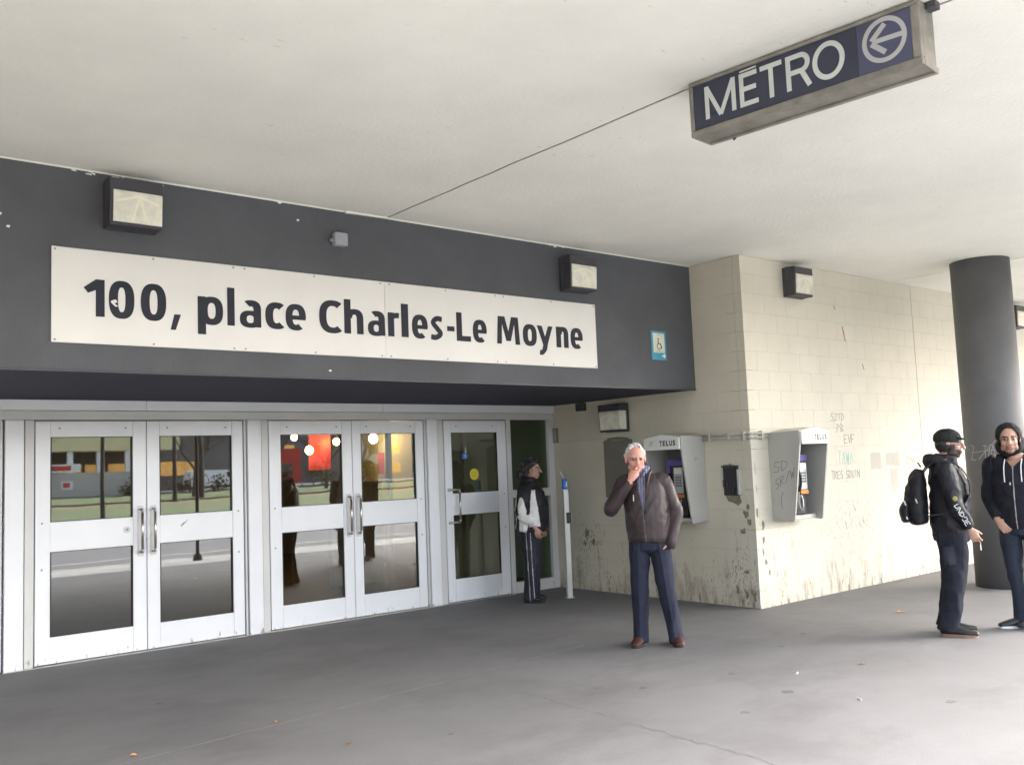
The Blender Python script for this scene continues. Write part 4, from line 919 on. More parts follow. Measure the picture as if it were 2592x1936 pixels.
# shirt
b = MB(); b.tube([((-.005, 0, .92), .165, .118), ((0, 0, 1.08), .157, .115), ((.01, .005, 1.25), .168, .12), ((.02, .0, 1.38), .155, .10), ((.03, .0, 1.455), .080, .072), ((.035, .01, 1.505), .068, .068)], seg=20)
def shc(p): return (.10, .10, .18) if int(math.floor((p[0]+2)*95)) % 2 else (.24, .25, .34)
fuse('shirt', b, .007, M_CLOTH, man, shc, 2)
b = MB()
for s_ in (-1, 1): b.tube([(V(.04+s_*.018, .088, 1.455), .006, .018), (V(.04+s_*.055, .055, 1.505), .007, .022), (V(.04+s_*.072, -.005, 1.525), .007, .024), (V(.04+s_*.045, -.055, 1.53), .007, .022)], ref=(s_, .3, 0), seg=8)
fuse('shirt_collar', b, .005, M_CLOTH, man, shc, 1)
# jacket
b = MB(); b.tube([((-.005, .005, .885), .183, .138), ((-.005, .005, .93), .190, .145), ((0, .005, 1.05), .196, .150), ((.008, .0, 1.2), .195, .150), ((.015, -.005, 1.33), .195, .138), ((.02, -.01, 1.41), .165, .115), ((.028, -.012, 1.465), .092, .088)], seg=24, dome=.06)
b.tube([(V(.10, -.01, 1.395), .080, .080), (shR+V(.0, 0, -.005), .074, .076), ((shR+elR)/2+V(.01, 0, -.01), .068, .070), (elR+V(.014, -.012, -.012), .068, .066), ((elR+wrR)/2+V(.006, 0, -.010), .056, .057), (wrR+V(.006, -.012, -.01), .041, .041)], ref=(0, 1, 0), seg=16, dome=.1)
b.tube([(V(-.07, -.01, 1.39), .078, .080), (shL+V(0, 0, -.005), .073, .075), ((shL+elL)/2, .065, .068), (elL, .064, .066), ((elL+wrL)/2, .057, .060), (wrL+V(0, 0, -.03), .050, .050), (wrL+V(.012, 0, -.065), .044, .044)], ref=(0, 1, 0), seg=16, dome=.1)
def jcol(p):
    x, y, z = p; c = np.array((.044, .029, .032))
    xc = .035+(1.45-z)*.0
    if y > .05 and abs(x-(.010+.05*(z-.88))) < .004 and z < 1.16: return (.14, .12, .12)
    if z < .92 and abs(x) < .2: return c*.8
    return c*(1+.18*noise.noise(Vector((x*7, y*7, z*9))))
def wrinkle_leather(p):
    a = noise.noise(Vector((p.x*6+p.z*5, p.y*6, p.z*16+2))); c_ = noise.noise(Vector((p.x*15-p.z*9, p.y*15, p.z*20))); d_ = noise.noise(Vector((p.x*9+p.z*11+5, p.y*8, p.z*7))); e_ = noise.noise(Vector((p.x*13+p.z*5, p.y*9, p.z*5.5))); return .006*noise.noise(Vector((p.x*5, p.y*5, p.z*6)))+.004*(1-2.6*abs(e_))+.0022*c_
def jcut(c): return c.y > .02 and c.z > 1.12 and abs(c.x-(.012+.07*(c.z-1.12))) < .006+.105*(c.z-1.12)
fuse('jacket', b, .0065, M_LEATHER, man, jcol, 2, wrinkle_leather, jcut, .005)
b = MB()
for s_ in (-1, 1): b.tube([(V(.030+s_*.055, .115, 1.37), .006, .020), (V(.032+s_*.072, .07, 1.455), .007, .026), (V(.034+s_*.085, -.005, 1.49), .008, .028), (V(.03+s_*.05, -.075, 1.50), .008, .026)], ref=(s_, .3, 0), seg=8)
fuse('jacket_collar', b, .006, M_LEATHER, man, (.058, .038, .042), 1)
bx('zip_pull', M_WHITE, man, .100, .106, .128, .134, 1.245, 1.30)
# trousers
b = MB(); b.tube([((-.005, .0, .98), .160, .115), ((-.005, 0, .90), .178, .130), ((-.005, 0, .82), .178, .128)], seg=20, dome=.1)
b.tube([(V(.082, 0, .90), .094, .115), (V(.088, .01, .72), .088, .100), (V(.098, .03, .48), .075, .084), (V(.108, .01, .25), .068, .078), (V(.118, .016, .030), .070, .092)], seg=18, dome=.08)
b.tube([(V(-.09, 0, .90), .094, .115), (V(-.105, .01, .72), .090, .100), (V(-.130, .03, .47), .075, .084), (V(-.160, .01, .25), .069, .078), (V(-.190, -.002, .030), .072, .092)], seg=18, dome=.08)
def tdisp(p):
    d = wr(.010, (7, 7, 4), 9.2)(p)
    for cx in (.088+(.8-p.z)*.035, -.10-(.8-p.z)*.115): d += .007*math.exp(-((p.x-cx)/.012)**2)*(1 if p.y > .02 else 0)
    return d
fuse('trousers', b, .0065, M_CLOTH, man, (.024, .027, .048), 2, tdisp)
shoe(man, ftR+V(.005, -.01, 0), RAD(-8), (.075, .028, .022)); shoe(man, ftL+V(-.002, -.03, 0), RAD(12), (.075, .028, .022))
cg_ = thing('cigarette', 'white cigarette between the old man\'s fingers at his mouth', 'cigarette', (0, 0, 0))
Mw = Matrix.Translation(man.location) @ Matrix.Rotation(man.rotation_euler.z, 4, 'Z')
c0 = hd_.w((.004, .098, -.062)); c1 = c0 + V(.012, .062, -.012)
cb = MB().cyl(Mw @ c0, Mw @ (c0*.65+c1*.35), .004, n=8).build('filter', M_CIGO, cg_); MB().cyl(Mw @ (c0*.65+c1*.35), Mw @ c1, .004, n=8).build('paper', M_CIG, cg_)

# ---- woman in black and white track jacket, in profile
wom = person('woman with dark hair in a black and white track jacket, in profile', (-1.075, -.72), (.64, -.77))
hw = Head((0.0, .045, 1.545), yaw=-4, pitch=-4, k=.98)
b = MB(); hw.build(b, (0, .0, 1.36), fem=True)
b.tube([((0, -.01, .86), .15, .11), ((0, 0, 1.02), .125, .095), ((0, 0, 1.2), .14, .105), ((0, -.01, 1.31), .13, .085), ((0, -.005, 1.37), .065, .055)], seg=16)
arms = ((V(.165, -.02, 1.31), V(.205, -.055, 1.05), V(.175, .085, .865)), (V(-.165, -.01, 1.31), V(-.20, -.03, 1.05), V(-.17, .10, .87)))
for a, e, h_ in arms: b.tube([(a, .045, .045), ((a+e)/2, .038, .038), (e, .033, .033), ((e+h_)/2, .031, .031), (h_, .023, .023)], ref=(0, 1, 0), seg=12)
hand(b, arms[0][2], (-.06, .30, -.93), (-1, 0, 0), (0, 1, .2), (.35, .35, .4, .45), .92, thumb=(.8, .5, .1)); hand(b, arms[1][2], (.0, .25, -.95), (1, 0, 0), (0, 1, .2), (.35, .35, .4, .45), .92)
for s_ in (-1, 1): b.tube([(V(s_*.08, -.01, .85), .08, .085), (V(s_*.085, .0, .45), .048, .052), (V(s_*.09, -.02, .09), .032, .036)], seg=12); b.tube([(V(s_*.09, -.02, .09), .032, .036), (V(s_*.09, -.01, .05), .032, .04), (V(s_*.09, .09, .035), .034, .02)], seg=10)
fuse('body', b, .0048, M_SKIN, wom, lambda p: hw.colour(p, (.40, .235, .175), (.33, .12, .11), None, (.03, .022, .02)) if p[2] > 1.38 else (.40, .235, .175), 2)
b = MB(); hw.e(b, (0, -.022, .036), (.086, .102, .096)); hw.e(b, (0, -.06, -.03), (.075, .055, .085)); hw.e(b, (0, -.135, -.075), (.050, .050, .055)); pass
for i in range(60):
    th = random.uniform(0, 2*math.pi); ph = random.uniform(.1, 2.0); hw.e(b, V(.092*math.sin(ph)*math.cos(th), -.022+.106*math.sin(ph)*math.sin(th), .038+.10*math.cos(ph)), (.011, .02, .012))
def wcut(c):
    q = hw.l(c)
    if q.y > .082: return True
    if q.y > .018: return q.z < .016+.95*(q.y-.018)
    if q.y > -.012: return q.z < -.02
    return False
fuse('hair', b, .006, M_HAIR, wom, lambda p: (.022, .018, .018) if noise.noise(Vector((p[0]*40, p[1]*14, p[2]*40))) < .3 else (.06, .054, .053), 1, wr(.004, (50, 30, 50)), wcut, .004)
b = MB(); b.tube([((0, .005, .83), .20, .185), ((0, .01, .90), .205, .195), ((0, .025, 1.08), .205, .195), ((0, .02, 1.22), .20, .165), ((0, -.005, 1.32), .165, .125), ((0, -.005, 1.39), .105, .10), ((0, .008, 1.45), .090, .094)], seg=24, dome=.06)
for (a, e, h_) in arms: b.tube([(a*.6+V(0, 0, .52), .08, .085), (a, .078, .085), ((a+e)/2+V(0, -.01, 0), .072, .080), (e+V(0, -.01, 0), .068, .074), ((e+h_)/2, .058, .062), (h_+V(0, -.01, .03), .045, .046)], ref=(1, 0, 0), seg=16, dome=.1)
def wj(p):
    x, y, z = p; blk = (.012, .011, .016); wh = (.66, .66, .66)
    if x > .10:   # the side we see: curved white panels
        arm = x > .155
        yc = -.075+.02*math.sin((z-.9)*9)
        e_ = ((y-(-.055+.16*max(0, (1.12-z))*.9))/.045)**2+((z-1.07)/.155)**2
        if e_ < 1: return wh
        if z < 1.02 and -.105 < y < .02+.35*(z-.93) : return wh
        if .035-.10*(1.27-z) < y-.02 < .075+.19*max(0, 1.27-z)-.10*max(0, 1.12-z) and .88 < z < 1.30: return wh
        if abs(y+.135-.12*(z-1.1)) < .010 and z < 1.27: return wh
    return blk
fuse('jacket', b, .006, M_NYLON, wom, wj, 2, wr(.014, (7, 7, 9), 5.5))
b = MB(); b.tube([((0, -.005, .92), .15, .125), ((0, -.005, .84), .165, .14), ((0, 0, .76), .165, .135)], seg=18, dome=.1)
for s_ in (-1, 1): b.tube([(V(s_*.082, -.005, .86), .088, .125), (V(s_*.085, .0, .65), .082, .105), (V(s_*.088, .005, .42), .070, .088), (V(s_*.09, -.01, .2), .062, .080), (V(s_*.09, -.02, .035), .060, .082)], seg=18, dome=.08)
def wt(p):
    x, y, z = p
    yc = .0+.02*(.5-z)
    if x > .11 and (abs(y-yc-.028) < .0036 or abs(y-yc+.022) < .0036): return (.42, .42, .46)
    return (.016, .017, .030)
fuse('trousers', b, .005, M_NYLON, wom, wt, 2, wr(.010, (6, 6, 4), 1.2))
shoe(wom, V(.09, -.02, 0), RAD(-6), (.018, .018, .022), L=.25, w_=.042); shoe(wom, V(-.09, -.04, 0), RAD(6), (.018, .018, .022), L=.25, w_=.042)

# ---- bearded man in dark cap with a backpack
cpm = person('bearded man in a dark cap and black jacket, seen from the side', (-.135, -5.245), (.50, -.86))
hc = Head((0, .045, 1.628), yaw=-14, pitch=-3, k=1.04)
b = MB(); hc.build(b, (0, -.01, 1.46))
b.tube([((0, -.01, .92), .155, .11), ((0, 0, 1.08), .145, .105), ((0, .0, 1.25), .16, .11), ((0, -.01, 1.38), .15, .095), ((0, -.01, 1.45), .075, .065)], seg=16)
armc = ((V(.185, -.02, 1.40), V(.225, .03, 1.12), V(.185, .135, .905)), (V(-.185, -.02, 1.40), V(-.225, -.02, 1.12), V(-.20, .07, .88)))
for a, e, h_ in armc: b.tube([(a, .05, .05), ((a+e)/2, .043, .043), (e, .037, .037), ((e+h_)/2, .035, .035), (h_, .026, .026)], ref=(0, 1, 0), seg=12)
hand(b, armc[0][2], (-.1, .42, -.9), (-1, .1, 0), (.1, 1, .4), (.5, .6, .7, .8), 1.0, thumb=(.7, .5, .3)); hand(b, armc[1][2], (.2, .3, -.9), (1, 0, 0), (0, 1, .4), (.5, .6, .7, .8), 1.0)
for s_ in (-1, 1): b.tube([(V(s_*.085, 0, .88), .085, .09), (V(s_*.09, -.01, .48), .05, .055), (V(s_*.10, -.09, .10), .034, .038)], seg=12); b.tube([(V(s_*.10, -.09, .1), .034, .038), (V(s_*.10, -.08, .05), .034, .04), (V(s_*.10, .03, .035), .034, .02)], seg=10)
SKC = (.42, .25, .19)
fuse('body', b, .0048, M_SKIN, cpm, lambda p: hc.colour(p, SKC, (.34, .15, .13), None, (.02, .015, .015), .97, (.025, .018, .016)) if p[2] > 1.46 else SKC, 2)
b = MB(); hc.e(b, (0, -.03, .0), (.088, .085, .085))
fuse('hair', b, .006, M_HAIR, cpm, (.02, .017, .017), 1, wr(.006, (40, 40, 40)), lambda c: hc.l(c).z > .03 or hc.l(c).y > .0, .003)
b = MB(); hc.e(b, (0, -.018, .050), (.092, .112, .083)); b.tube([(hc.w((0, .070, .052)), .070, .014), (hc.w((0, .095, .048)), .062, .008), (hc.w((0, .118, .042)), .040, .006)], ref=(1, 0, 0), seg=12)
fuse('cap', b, .006, M_CLOTH, cpm, (.022, .025, .024), 2, wr(.003, (20, 20, 20)), lambda c: hc.l(c).z < .016)
b = MB(); b.tube([((0, .0, .875), .19, .150), ((0, .0, .95), .195, .160), ((0, .01, 1.08), .195, .165), ((0, .015, 1.22), .20, .165), ((0, -.005, 1.34), .20, .145), ((0, -.015, 1.42), .16, .115), ((0, -.0, 1.48), .105, .10), ((0, .01, 1.53), .092, .092)], seg=24, dome=.06)
for (a, e, h_) in armc: b.tube([(a*.6+V(0, 0, .555), .08, .085), (a, .082, .085), ((a+e)/2, .074, .078), (e, .070, .072), ((e+h_)/2, .060, .062), (h_+V(0, -.008, .02), .046, .047)], ref=(1, 0, 0), seg=16, dome=.1)
b.tube([(V(-.09, -.02, 1.48), .035, .05), (V(-.085, -.09, 1.49), .05, .05), (V(0, -.125, 1.49), .065, .055), (V(.085, -.09, 1.49), .05, .05), (V(.09, -.02, 1.48), .035, .05)], ref=(0, 0, 1), seg=12)
b.tube([(V(.07, .05, 1.49), .02, .04), (V(.0, .085, 1.47), .02, .04), (V(-.07, .05, 1.49), .02, .04)], ref=(0, 1, 0), seg=10)
fuse('jacket', b, .0065, M_NYLON, cpm, (.010, .010, .015), 2, wr(.011, (8, 8, 9), 8.8))
b = MB(); b.tube([((0, 0, .95), .165, .125), ((0, 0, .88), .18, .14), ((0, 0, .80), .18, .14)], seg=20, dome=.1)
for s_ in (-1, 1): b.tube([(V(s_*.09, 0, .88), .098, .125), (V(s_*.092, .005, .70), .088, .108), (V(s_*.095, -.005, .48), .078, .094), (V(s_*.098, -.045, .25), .068, .083), (V(s_*.10, -.09, .045), .064, .084)], seg=18, dome=.08)
b.tube([(V(.185, -.05, .76), .02, .05), (V(.19, -.05, .62), .022, .055)], ref=(1, 0, 0), seg=10)
fuse('trousers', b, .0065, M_CLOTH, cpm, (.018, .020, .030), 2, wr(.014, (7, 7, 5), 4.4))
shoe(cpm, V(.10, -.075, 0), RAD(-10), (.02, .02, .022), L=.29, sole=mat('sole_tan', (.30, .17, .12), .7)); shoe(cpm, V(-.10, -.06, 0), RAD(8), (.02, .02, .022), L=.29, sole=MATS['sole_tan'])
# sleeve lettering
tx = MB()
for i, c_ in enumerate('UNDGE'):
    e, h_ = armc[0][1], armc[0][2]; t_ = .02+.17*i; base = V(.30, 0, 0)
    for st in STROKES.get(c_, [[(.2, 0), (.9, 0), (.9, 1), (.1, 1), (0, .5)]]):
        for (xa, za), (xb, zb_) in zip(st[:-1], st[1:]):
            def sp(x, z): q = e*(1-(t_+.13*x))+h_*(t_+.13*x); rr_ = .0735-.012*(t_+.13*x); return V(q.x+rr_, q.y-.016+.034*z, q.z+.016*z-.004)
            tx.cyl(sp(xa, za), sp(xb, zb_), .0035, n=4)
tx.build('sleeve_print', M_WHITE, cpm)
MB().ell((armc[0][1].x+.068, armc[0][1].y-.002, armc[0][1].z+.05), (.006, .02, .022), 10, 6).build('sleeve_emblem', mat('emblem_ochre', (.35, .30, .08), .7), cpm)
# backpack (worn): a thing of its own
bp_ = thing('backpack', 'black backpack worn by the man in the cap', 'backpack', cpm.location, cpm.rotation_euler.z)
b = MB(); b.tube([((0, -.245, .965), .150, .075), ((0, -.26, 1.08), .160, .095), ((0, -.255, 1.22), .155, .090), ((0, -.235, 1.34), .13, .070), ((0, -.215, 1.40), .08, .045)], seg=20, dome=.2)
fuse('bag_body', b, .007, M_NYLON, bp_, (.012, .012, .015), 2, wr(.010, (10, 10, 10), 2.2))
b = MB(); b.tube([((0, -.345, .975), .115, .045), ((0, -.355, 1.06), .12, .05), ((0, -.335, 1.13), .11, .035)], seg=16, dome=.2)
fuse('front_pocket', b, .007, M_NYLON, bp_, (.014, .014, .018), 2)
for s_ in (-1, 1):
    b = MB(); b.tube([(V(s_*.11, -.19, 1.39), .022, .006), (V(s_*.115, -.10, 1.48), .022, .006), (V(s_*.118, .05, 1.47), .022, .006), (V(s_*.12, .15, 1.35), .022, .006), (V(s_*.15, .15, 1.18), .02, .006), (V(s_*.185, .02, 1.06), .015, .006), (V(s_*.15, -.18, 1.02), .012, .006)], ref=(1, 0, 0), seg=8)
    b.build('strap', M_GASK, bp_, smooth=True)
for y_, z_ in ((-.36, 1.15), (-.355, 1.03), (-.27, 1.17)): MB().cyl((.10+.05*(y_ > -.3), y_, z_), (.125+.05*(y_ > -.3), y_+.01, z_-.035), .006, n=6).build('reflector_tab', M_WHITE, bp_)
MB().pipe([(.02, -.2, 1.44), (.02, -.22, 1.475), (-.02, -.22, 1.475), (-.02, -.2, 1.44)], .006, 6).build('carry_loop', M_GASK, bp_)
Mc = Matrix.Translation(cpm.location) @ Matrix.Rotation(cpm.rotation_euler.z, 4, 'Z')
c0 = Mc @ V(.172, .205, .80); c1 = Mc @ V(.180, .205, .73)
cg_ = thing('cigarette', 'white cigarette held low by the man in the cap', 'cigarette', (0, 0, 0)); MB().cyl(c0, c0*.65+c1*.35, .0045, n=8).build('filter', M_CIGO, cg_); MB().cyl(c0*.65+c1*.35, c1, .0045, n=8).build('paper', M_CIG, cg_)

# ---- man in a black hoodie with the hood up, hand in pocket
hm = person('man in a black zip hoodie with hood up, cut by the right edge', (.512, -5.57), (-1.0, -.22))
hh = Head((.035, .055, 1.655), yaw=12, pitch=-3, k=1.10)
b = MB(); hh.build(b, (0, .0, 1.49))
b.tube([((0, -.01, .94), .155, .11), ((0, 0, 1.10), .145, .105), ((0, .0, 1.28), .16, .11), ((0, -.01, 1.42), .15, .095), ((0, -.01, 1.48), .075, .065)], seg=16)
armh = ((V(.195, -.01, 1.435), V(.245, -.02, 1.15), V(.165, .125, .945)), (V(-.195, -.01, 1.435), V(-.245, -.02, 1.15), V(-.165, .125, .945)))
for a, e, h_ in armh: b.tube([(a, .05, .05), ((a+e)/2, .043, .043), (e, .037, .037), ((e+h_)/2, .035, .035), (h_, .026, .026)], ref=(0, 1, 0), seg=12)
for k_, (a, e, h_) in enumerate(armh):
    s_ = 1-2*k_; hand(b, h_, (-s_*.55, .15, -.8), (-s_*.1, -1, 0), (-s_*1, .3, .5), (.5, .5, .5, .5), .95, thumb=(.5, .8, .1))
ANK = ((.055, .02, .10), (-.09, .0, .10))
for s_, an in zip((1, -1), ANK): b.tube([(V(s_*.085, 0, .90), .085, .09), (V(s_*.085, .035, .50), .05, .055), (V(*an), .034, .038)], seg=12); b.tube([(V(*an), .034, .038), (V(an[0], an[1], .05), .034, .04), (V(an[0], an[1]+.12, .035), .034, .02)], seg=10)
SKH = (.50, .29, .215)
fuse('body', b, .0048, M_SKIN, hm, lambda p: hh.colour(p, SKH, (.40, .20, .16), None, (.03, .02, .018), .5, (.12, .08, .06)) if p[2] > 1.48 else (SKH if p[2] > .3 else (.02, .02, .03)), 2)
b = MB(); hh.e(b, (0, -.022, .032), (.098, .112, .102)); hh.e(b, (0, -.03, -.06), (.102, .095, .095)); b.tube([(V(.0, -.07, 1.50), .13, .085), (V(.02, -.06, 1.57), .11, .10), (V(.03, -.03, 1.63), .105, .11)], seg=18)
def hoodcut(c):
    q = hh.l(c); return q.y > .030 and (q.x/.078)**2+((q.z+.015)/.112)**2 < 1
fuse('hood', b, .0065, M_CLOTH, hm, (.016, .016, .018), 2, wr(.006, (14, 14, 14), 7), lambda c: hoodcut(c) or (hh.l(c).y > .045 and hh.l(c).z < -.07), .008)
b = MB(); b.tube([((0, .0, .885), .20, .145), ((0, .005, .95), .208, .155), ((0, .01, 1.10), .208, .158), ((0, .01, 1.26), .212, .156), ((0, -.005, 1.38), .215, .142), ((0, -.012, 1.45), .16, .112), ((0, -.01, 1.51), .10, .09)], seg=24, dome=.06)
for (a, e, h_) in armh: b.tube([(a*.6+V(0, 0, .57), .08, .085), (a, .080, .083), ((a+e)/2, .070, .074), (e, .066, .068), ((e+h_)/2, .058, .058), (h_+V(0, -.01, .025), .044, .044)], ref=(1, 0, 0), seg=16, dome=.1)
def hjc(p):
    x, y, z = p
    if y > .04 and abs(x-.01) < .0045 and z < 1.45: return (.50, .50, .52)
    return (.016, .016, .024)
fuse('hoodie', b, .006, M_CLOTH, hm, hjc, 2, wr(.012, (8, 8, 9), 6.1), lambda c: c.y > .03 and c.z > 1.40 and abs(c.x-.01) < .9*(c.z-1.40), .006)
for x0 in (.075, -.06): MB().tube([(V(x0, .09, 1.475), .0045, .0045), (V(x0+.004, .145, 1.40), .0045, .0045), (V(x0+.002, .165, 1.28), .0045, .0045)], seg=8).build('drawstring', M_WHITE, hm, smooth=True)
bx('chest_logo', M_PSILV, hm, .028, .040, .1665, .170, 1.25, 1.275)
b = MB(); b.tube([((0, 0, .97), .165, .12), ((0, 0, .90), .178, .13), ((0, 0, .82), .178, .13)], seg=20, dome=.1)
b.tube([(V(.09, 0, .90), .094, .115), (V(.092, .015, .70), .084, .100), (V(.080, .035, .50), .066, .078), (V(.065, .02, .28), .058, .068), (V(.065, .012, .055), .058, .070)], seg=18, dome=.08)
b.tube([(V(-.09, 0, .90), .094, .115), (V(-.092, .015, .70), .084, .100), (V(-.09, .035, .50), .066, .078), (V(-.09, .015, .28), .058, .068), (V(-.09, .0, .055), .058, .070)], seg=18, dome=.08)
fuse('jeans', b, .0065, M_CLOTH, hm, (.026, .032, .050), 2, wr(.010, (8, 8, 6), 4.9))
shoe(hm, V(.062, .02, 0), RAD(-52), (.03, .032, .04), sole=M_WHITE); shoe(hm, V(-.09, .0, 0), RAD(-12), (.03, .032, .04), sole=M_WHITE)

# ------------------------------------------------------------------ station hall seen through the glass
hl = bpy.data.objects.new('hall_interior', None); COL.objects.link(hl); tag(hl, kind='structure')
bx('hall_floor', M_HALLF, hl, -14, 3, .13, 12, .001, .012); bx('hall_back_wall', M_HALLW, hl, -14, 3, 9.0, 9.2, .013, 3.2)
bx('hall_left_wall', M_HALLW, hl, -14.2, -14, .13, 9.2, 0, 3.2); bx('hall_right_wall', mat('hall_side_wall', (.50, .54, .47), .6, .06, 1), hl, .3, .5, .36, 9.0, .013, 3.2)
bx('hall_ceiling', M_HALLW, hl, -14.2, 3, .13, 9.2, 3.21, 3.3); bx('hall_lintel', M_SOFF, hl, -26, .3, .122, .3, 2.2, 3.2)
M_HALLG = mat('hall_pale_wall', (.52, .56, .48), .6, .06, 1)
bx('vestibule_wall', M_HALLG, hl, -1.05, .295, 1.6, 1.7, .013, 3.2); bx('vestibule_wall', mat('hall_beige_wall', (.50, .46, .36), .7, .06, 1), hl, -1.9, -1.07, 2.6, 2.7, .013, 1.45)
for x_ in (-1.62, -1.2, -.82, -.38): bx('vestibule_post', M_ALU2, hl, x_, x_+.05, 1.5, 1.58, .013, 3.2)
for i, (x, y, z, r) in enumerate(((-1.5, 4.5, 2.18, .05), (-1.24, 4.5, 1.97, .065), (-.75, 4.5, 2.10, .055), (-.05, 4.5, 2.14, .075))):
    p_ = thing('pendant_lamp', ['round glowing pendant lamp seen through the third door, leftmost', 'glowing pendant lamp hanging lowest in the third door', 'glowing pendant lamp at the right side of the third door', 'largest glowing pendant lamp, seen through the fourth door'][i], 'lamp', (x, y, z), 0, 'warm pendant lamps in the hall')
    MB().ell((0, 0, 0), (r, r, r*1.1), 14, 9).build('globe', M_WARM, p_, smooth=True); MB().cyl((0, 0, r), (0, 0, 3.2-z), .008, n=6).build('cord', M_GASK, p_)
o = thing('hall_banner', 'red shop banner hanging inside behind the third door', 'banner', (-.95, 4.7, 1.9)); bx('banner_cloth', M_RED, o, -.2, .2, 0, .01, -.25, .4); bx('banner_rail', M_GASK, o, -.22, .22, -.01, .02, .4, .42)
o = thing('hall_poster', 'tall narrow red poster inside behind the fourth door', 'poster', (.17, 4.6, 1.72)); bx('poster_board', M_RED, o, -.07, .05, 0, .01, -.18, .18)

# ------------------------------------------------------------------ across the street (what the door glass reflects)
def at(o, x, y, z): o.location = (x, y, z); return o
fb = thing('far_shop_building', 'low building with long yellow awning across the road, reflected in the doors', 'building', (0, 0, 0))
bx('wall', M_DARKB, fb, 6, 40, -125, -104, .3, 9)
bx('awning', M_AWN, fb, 7, 30.5, -104, -98.5, 5.0, 8.2)
for x in (15.5, 18.5, 21.5, 24.5): bx('awning_post', M_WHITE, fb, x, x+.55, -99.2, -98.8, .3, 4.99)
for i in range(6): bx('shop_window', M_SHOPO, fb, 19+2.6*i, 21.2+2.6*i, -104.1, -103.9, 2.0, 3.6)
o = thing('boundary_wall', 'low grey boundary wall with small red and white signs across the road', 'wall'); bx('wall_body', M_BWALL, o, 6, 23, -92, -91.6, .1, 2.6)
for x, z, ww in ((14.9, 3.05, 3.0), (16.2, 1.3, 1.0)):
    b0 = bx('notice_board', M_WHITE, o, x, x+ww, -91.58, -91.5, z-.35, z+.45); bx('notice_print', M_RED, b0, x+.15, x+ww*.7, -91.49, -91.47, z-.15, z+.3)
# white van
vn = thing('parked_van', 'white van parked across the road, reflected in the second door', 'van', (33.8, -97, .31))
mb = MB(); mb.prism([(-3.0, .35), (-3.05, 1.2), (-2.9, 2.05), (-2.6, 2.15), (1.2, 2.15), (1.6, 2.05), (2.3, 1.35), (2.95, 1.15), (3.05, .75), (3.0, .35)], 1, -1.0, 1.0); mb.build('van_body', M_WHITE, vn)
bx('side_window', M_GASK, vn, 1.3, 1.9, 1.0, 1.01, 1.35, 1.9); bx('rear_window', M_GASK, vn, -2.6, -2.1, 1.0, 1.01, 1.35, 1.9); bx('tail_light', M_RED, vn, -3.08, -2.95, .85, 1.02, .9, 1.3)
for x in (-2.0, 2.1):
    for y in (-.85, .85): wv = MB().cyl((x, y-.12, .34), (x, y+.12, .34), .34, n=18).build('wheel', M_TYRE, vn); MB().cyl((x, y+.121, .34), (x, y+.13, .34), .2, n=14).build('hubcap', M_STEEL, wv)
# poles
def pole(label, x, y, h, r=.06, arm=False):
    p_ = thing('street_pole', label, 'pole', (x, y, 0)); MB().cyl((0, 0, 0), (0, 0, h), r, r*.7, 12).build('shaft', M_GASK, p_); MB().cyl((0, 0, 0), (0, 0, .12), r*2.6, r*2.0, 12).build('base', M_GASK, p_)
    if arm: MB().pipe([(0, 0, h), (1.6, .2, h+.3)], r*.5, 8).build('arm', M_GASK, p_); bx('lantern', M_BOX, p_, 1.4, 2.1, .05, .35, h+.2, h+.32)
pole('thin dark pole at the sidewalk edge, reflected in the second door', -1.36, -9.0, 5, .035)
pole('dark street lamp pole across the road, reflected in the first door', 3.05, -31, 8, .09, True)
pole('far dark pole on the lawn, reflected in the second door', 15.5, -57.8, 8, .16, True)
pole('stout dark trunk-like pole on the far lawn', 18.9, -62, 9, .3)
# bare trees
def tree(label, x, y, h, seed, leafy=0):
    rnd = random.Random(seed); t = thing('bare_tree', label, 'tree', (x, y, -.05), 0, 'bare autumn trees across the road')
    tk = MB(); tk.cyl((0, 0, 0), (.1, .05, h*.3), .22, .16, 9); tk.build('trunk', M_BARK, t)
    cr = MB()
    def grow(p, d, l, r, k_):
        q = p+d*l; cr.cyl(p, q, r, r*.65, 5 if k_ < 2 else 3)
        if k_ >= 5: return
        for i in range(3 if k_ < 3 else 2):
            nd = (d+Vector((rnd.gauss(0, .5), rnd.gauss(0, .5), rnd.gauss(.12, .3)))).normalized(); grow(q, nd, l*rnd.uniform(.62, .85), r*.62, k_+1)
    for i in range(4): grow(Vector((.1, .05, h*.28)), Vector((rnd.gauss(0, .5), rnd.gauss(0, .5), 1)).normalized(), h*.24, .11, 0)
    cr.build('crown', M_BARK, t)
for i, (x, y, h) in enumerate(((20, -66, 8), (34, -70, 9), (39, -72, 8), (45, -64, 9), (28.5, -69, 8), (9, -88, 9), (13, -89, 8), (52, -74, 9))):
    tree(['bare tree left of the van across the road', 'bare tree standing right of the van', 'bare tree behind the parked van to the right', 'bare tree at the far right of the lawn', 'slim bare tree before the yellow awning', 'bare tree behind the boundary wall left end', 'bare tree behind the boundary wall signs', 'outermost bare tree on the far lawn'][i], x, y, h, i)
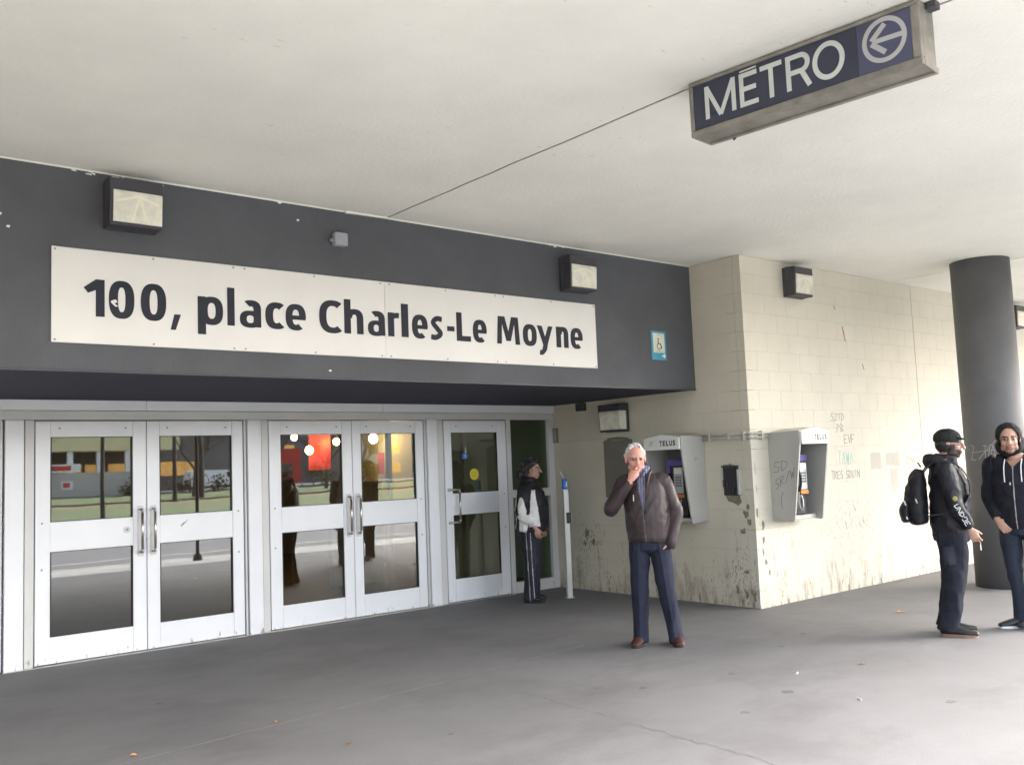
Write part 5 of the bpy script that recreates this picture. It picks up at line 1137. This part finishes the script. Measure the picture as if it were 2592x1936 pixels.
# long far buildings and brush so that no open sky shows at eye level
for i, (x0, x1, y, z, mm, lb) in enumerate(((-220, 5, -118, 10, M_BWALL, 'long grey block building far across the road on the left'), (41, 60, -112, 7, M_DARKB, 'dark low shop building far across the road'), (61, 95, -116, 9, M_BWALL, 'pale grey apartment block far across the road'), (96, 300, -120, 11, M_DARKB, 'dark long building farthest to the right'))):
    o = thing('far_building', lb, 'building', (0, 0, 0)); bx('wall', mm, o, x0, x1, y-10, y, .1, z); bx('roof_edge', M_WHITE, o, x0-.2, x1+.2, y-10.2, y+.2, z, z+.4)
    n = min(60, int((x1-x0)/4))
    for k_ in range(n):
        xx = x1-2.6-4*k_ if x0 < -100 else x0+1+4*k_
        for zf in (1.2, 4.2, 7.2):
            if zf+1.6 < z and xx < 160 and xx > -90: bx('window', M_GASK if (k_*7+int(zf)) % 3 else M_SHOPO, o, xx, xx+1.6, y-.001, y+.05, zf, zf+1.5)
o = thing('red_shop_front', 'bright red shop front across the road, reflected in the third door', 'shop front', (0, 0, 0)); bx('shop_wall', mat('shop_red_wall', (.42, .04, .03), .6, .1, .3), o, 41.5, 52, -111.9, -111, .3, 5.2); bx('shop_sign', M_WHITE, o, 42, 47, -110.95, -110.9, 3.8, 4.6)

for i, (x, y, h) in enumerate(((8.5, -89, 2.2), (11.5, -89.5, 1.8), (24, -90, 2.4), (27.5, -89, 1.6), (30, -86, 1.9), (42, -86, 2.6), (47, -87, 2.0), (20.5, -84, 1.4))):
    rnd = random.Random(40+i); sh = thing('shrub', ['shrub before the boundary wall, leftmost', 'low shrub before the wall notice board', 'tall shrub under the yellow awning', 'small shrub left of the parked van', 'shrub standing just before the parked van', 'large shrub before the red shop front', 'shrub at the right end of the red shop front', 'lowest shrub on the far lawn'][i], 'shrub', (x, y, .1), 0, 'shrubs across the road')
    mb = MB()
    for k_ in range(260):
        p = Vector((rnd.gauss(0, h*.35), rnd.gauss(0, h*.3), abs(rnd.gauss(h*.45, h*.25)))); a = Vector((rnd.uniform(-1, 1), rnd.uniform(-1, 1), rnd.uniform(-1, 1))).normalized()*.16; b_v = a.cross(Vector((rnd.random(), rnd.random(), 1))).normalized()*.12
        mb.add([p-a, p+b_v, p+a, p-b_v], [(0, 1, 2, 3)])
    mb.build('foliage', M_BRUSH, sh); MB().cyl((0, 0, 0), (0, 0, h*.5), .06, .03, 6).build('stem', M_BARK, sh)
